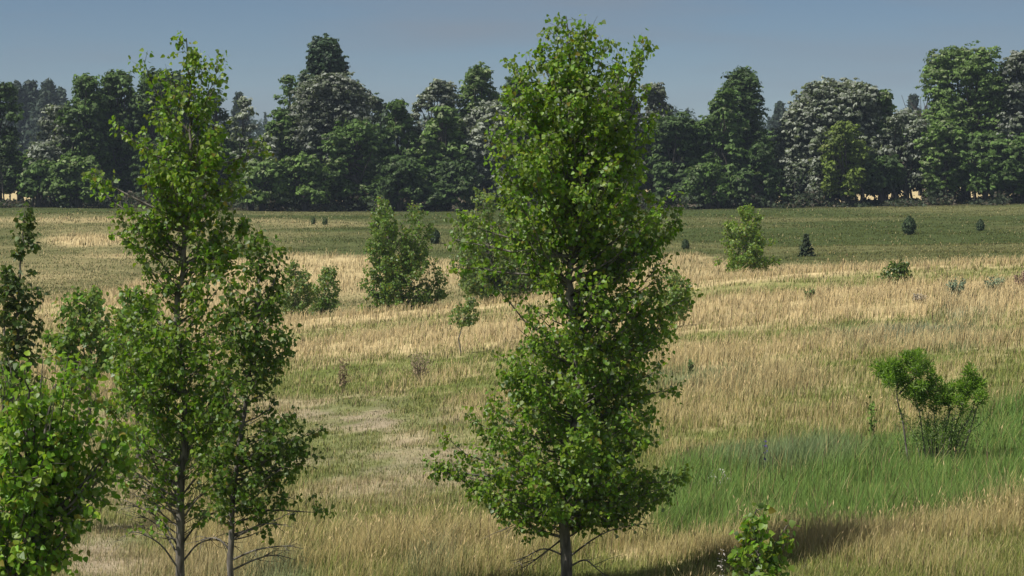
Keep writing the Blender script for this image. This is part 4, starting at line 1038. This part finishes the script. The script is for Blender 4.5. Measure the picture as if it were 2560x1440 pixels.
cm_ = N.new('ShaderNodeMath'); cm_.operation = 'MULTIPLY'; L.new(cn.outputs['Fac'], cm_.inputs[0]); L.new(rmp.outputs[0], cm_.inputs[1])
mixc = N.new('ShaderNodeMix'); mixc.data_type = 'RGBA'; mixc.inputs['B'].default_value = (13, 13.2, 13.5, 1)  # bright cloud added overhead, out of view, to lift the shadows
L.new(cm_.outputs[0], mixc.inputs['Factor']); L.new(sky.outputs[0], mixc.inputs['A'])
# faint high veil low over the horizon
mp_ = N.new('ShaderNodeMapping'); mp_.inputs['Scale'].default_value = (5, 5, 40); L.new(tc.outputs['Generated'], mp_.inputs[0])
vn_ = N.new('ShaderNodeTexNoise'); vn_.inputs['Scale'].default_value = 1.3; vn_.inputs['Detail'].default_value = 5; L.new(mp_.outputs[0], vn_.inputs['Vector'])
vr = N.new('ShaderNodeMapRange'); vr.inputs['From Min'].default_value = .42; vr.inputs['From Max'].default_value = .75; vr.inputs['To Max'].default_value = .6; L.new(vn_.outputs['Fac'], vr.inputs['Value'])
mixv = N.new('ShaderNodeMix'); mixv.data_type = 'RGBA'; mixv.inputs['B'].default_value = (4.3, 4.9, 5.7, 1)
L.new(vr.outputs[0], mixv.inputs['Factor']); L.new(mixc.outputs['Result'], mixv.inputs['A'])
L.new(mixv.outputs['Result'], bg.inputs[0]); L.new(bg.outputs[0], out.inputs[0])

cam = bpy.data.cameras.new('camera'); co = bpy.data.objects.new('camera', cam); COL.objects.link(co)
cam.sensor_width = 36; cam.lens = 36 * F / 2560; cam.clip_end = 8000; cam.clip_start = .1
co.location = (0, 0, CAMZ); co.rotation_euler = (math.pi / 2 - PITCH, 0, 0)
sc.camera = co

hm, hnt, HN, HL = new_mat('haze_air')
ho = HN.new('ShaderNodeOutputMaterial'); pv = HN.new('ShaderNodeVolumePrincipled')
pv.inputs['Color'].default_value = (.66, .8, 1, 1); pv.inputs['Density'].default_value = .0002
HL.new(pv.outputs[0], ho.inputs['Volume'])
mb = MB(); boxmb(mb, (-1300, -20, -6), (1700, 1330, 42)); hz = mb.build('haze', hm)
tag(hz, 'thin pale summer haze in the air', 'haze', kind='stuff')

vs = sc.view_settings; vs.view_transform = 'Standard'; vs.look = 'None'; vs.exposure = .1; vs.gamma = 1
cy = sc.cycles
cy.max_bounces = 6; cy.diffuse_bounces = 3; cy.glossy_bounces = 2; cy.transmission_bounces = 4; cy.volume_bounces = 0; cy.transparent_max_bounces = 4
cy.use_denoising = True; cy.denoiser = 'OPENIMAGEDENOISE'; cy.denoising_input_passes = 'RGB_ALBEDO_NORMAL'; cy.denoising_prefilter = 'ACCURATE'
cy.sample_clamp_indirect = 4
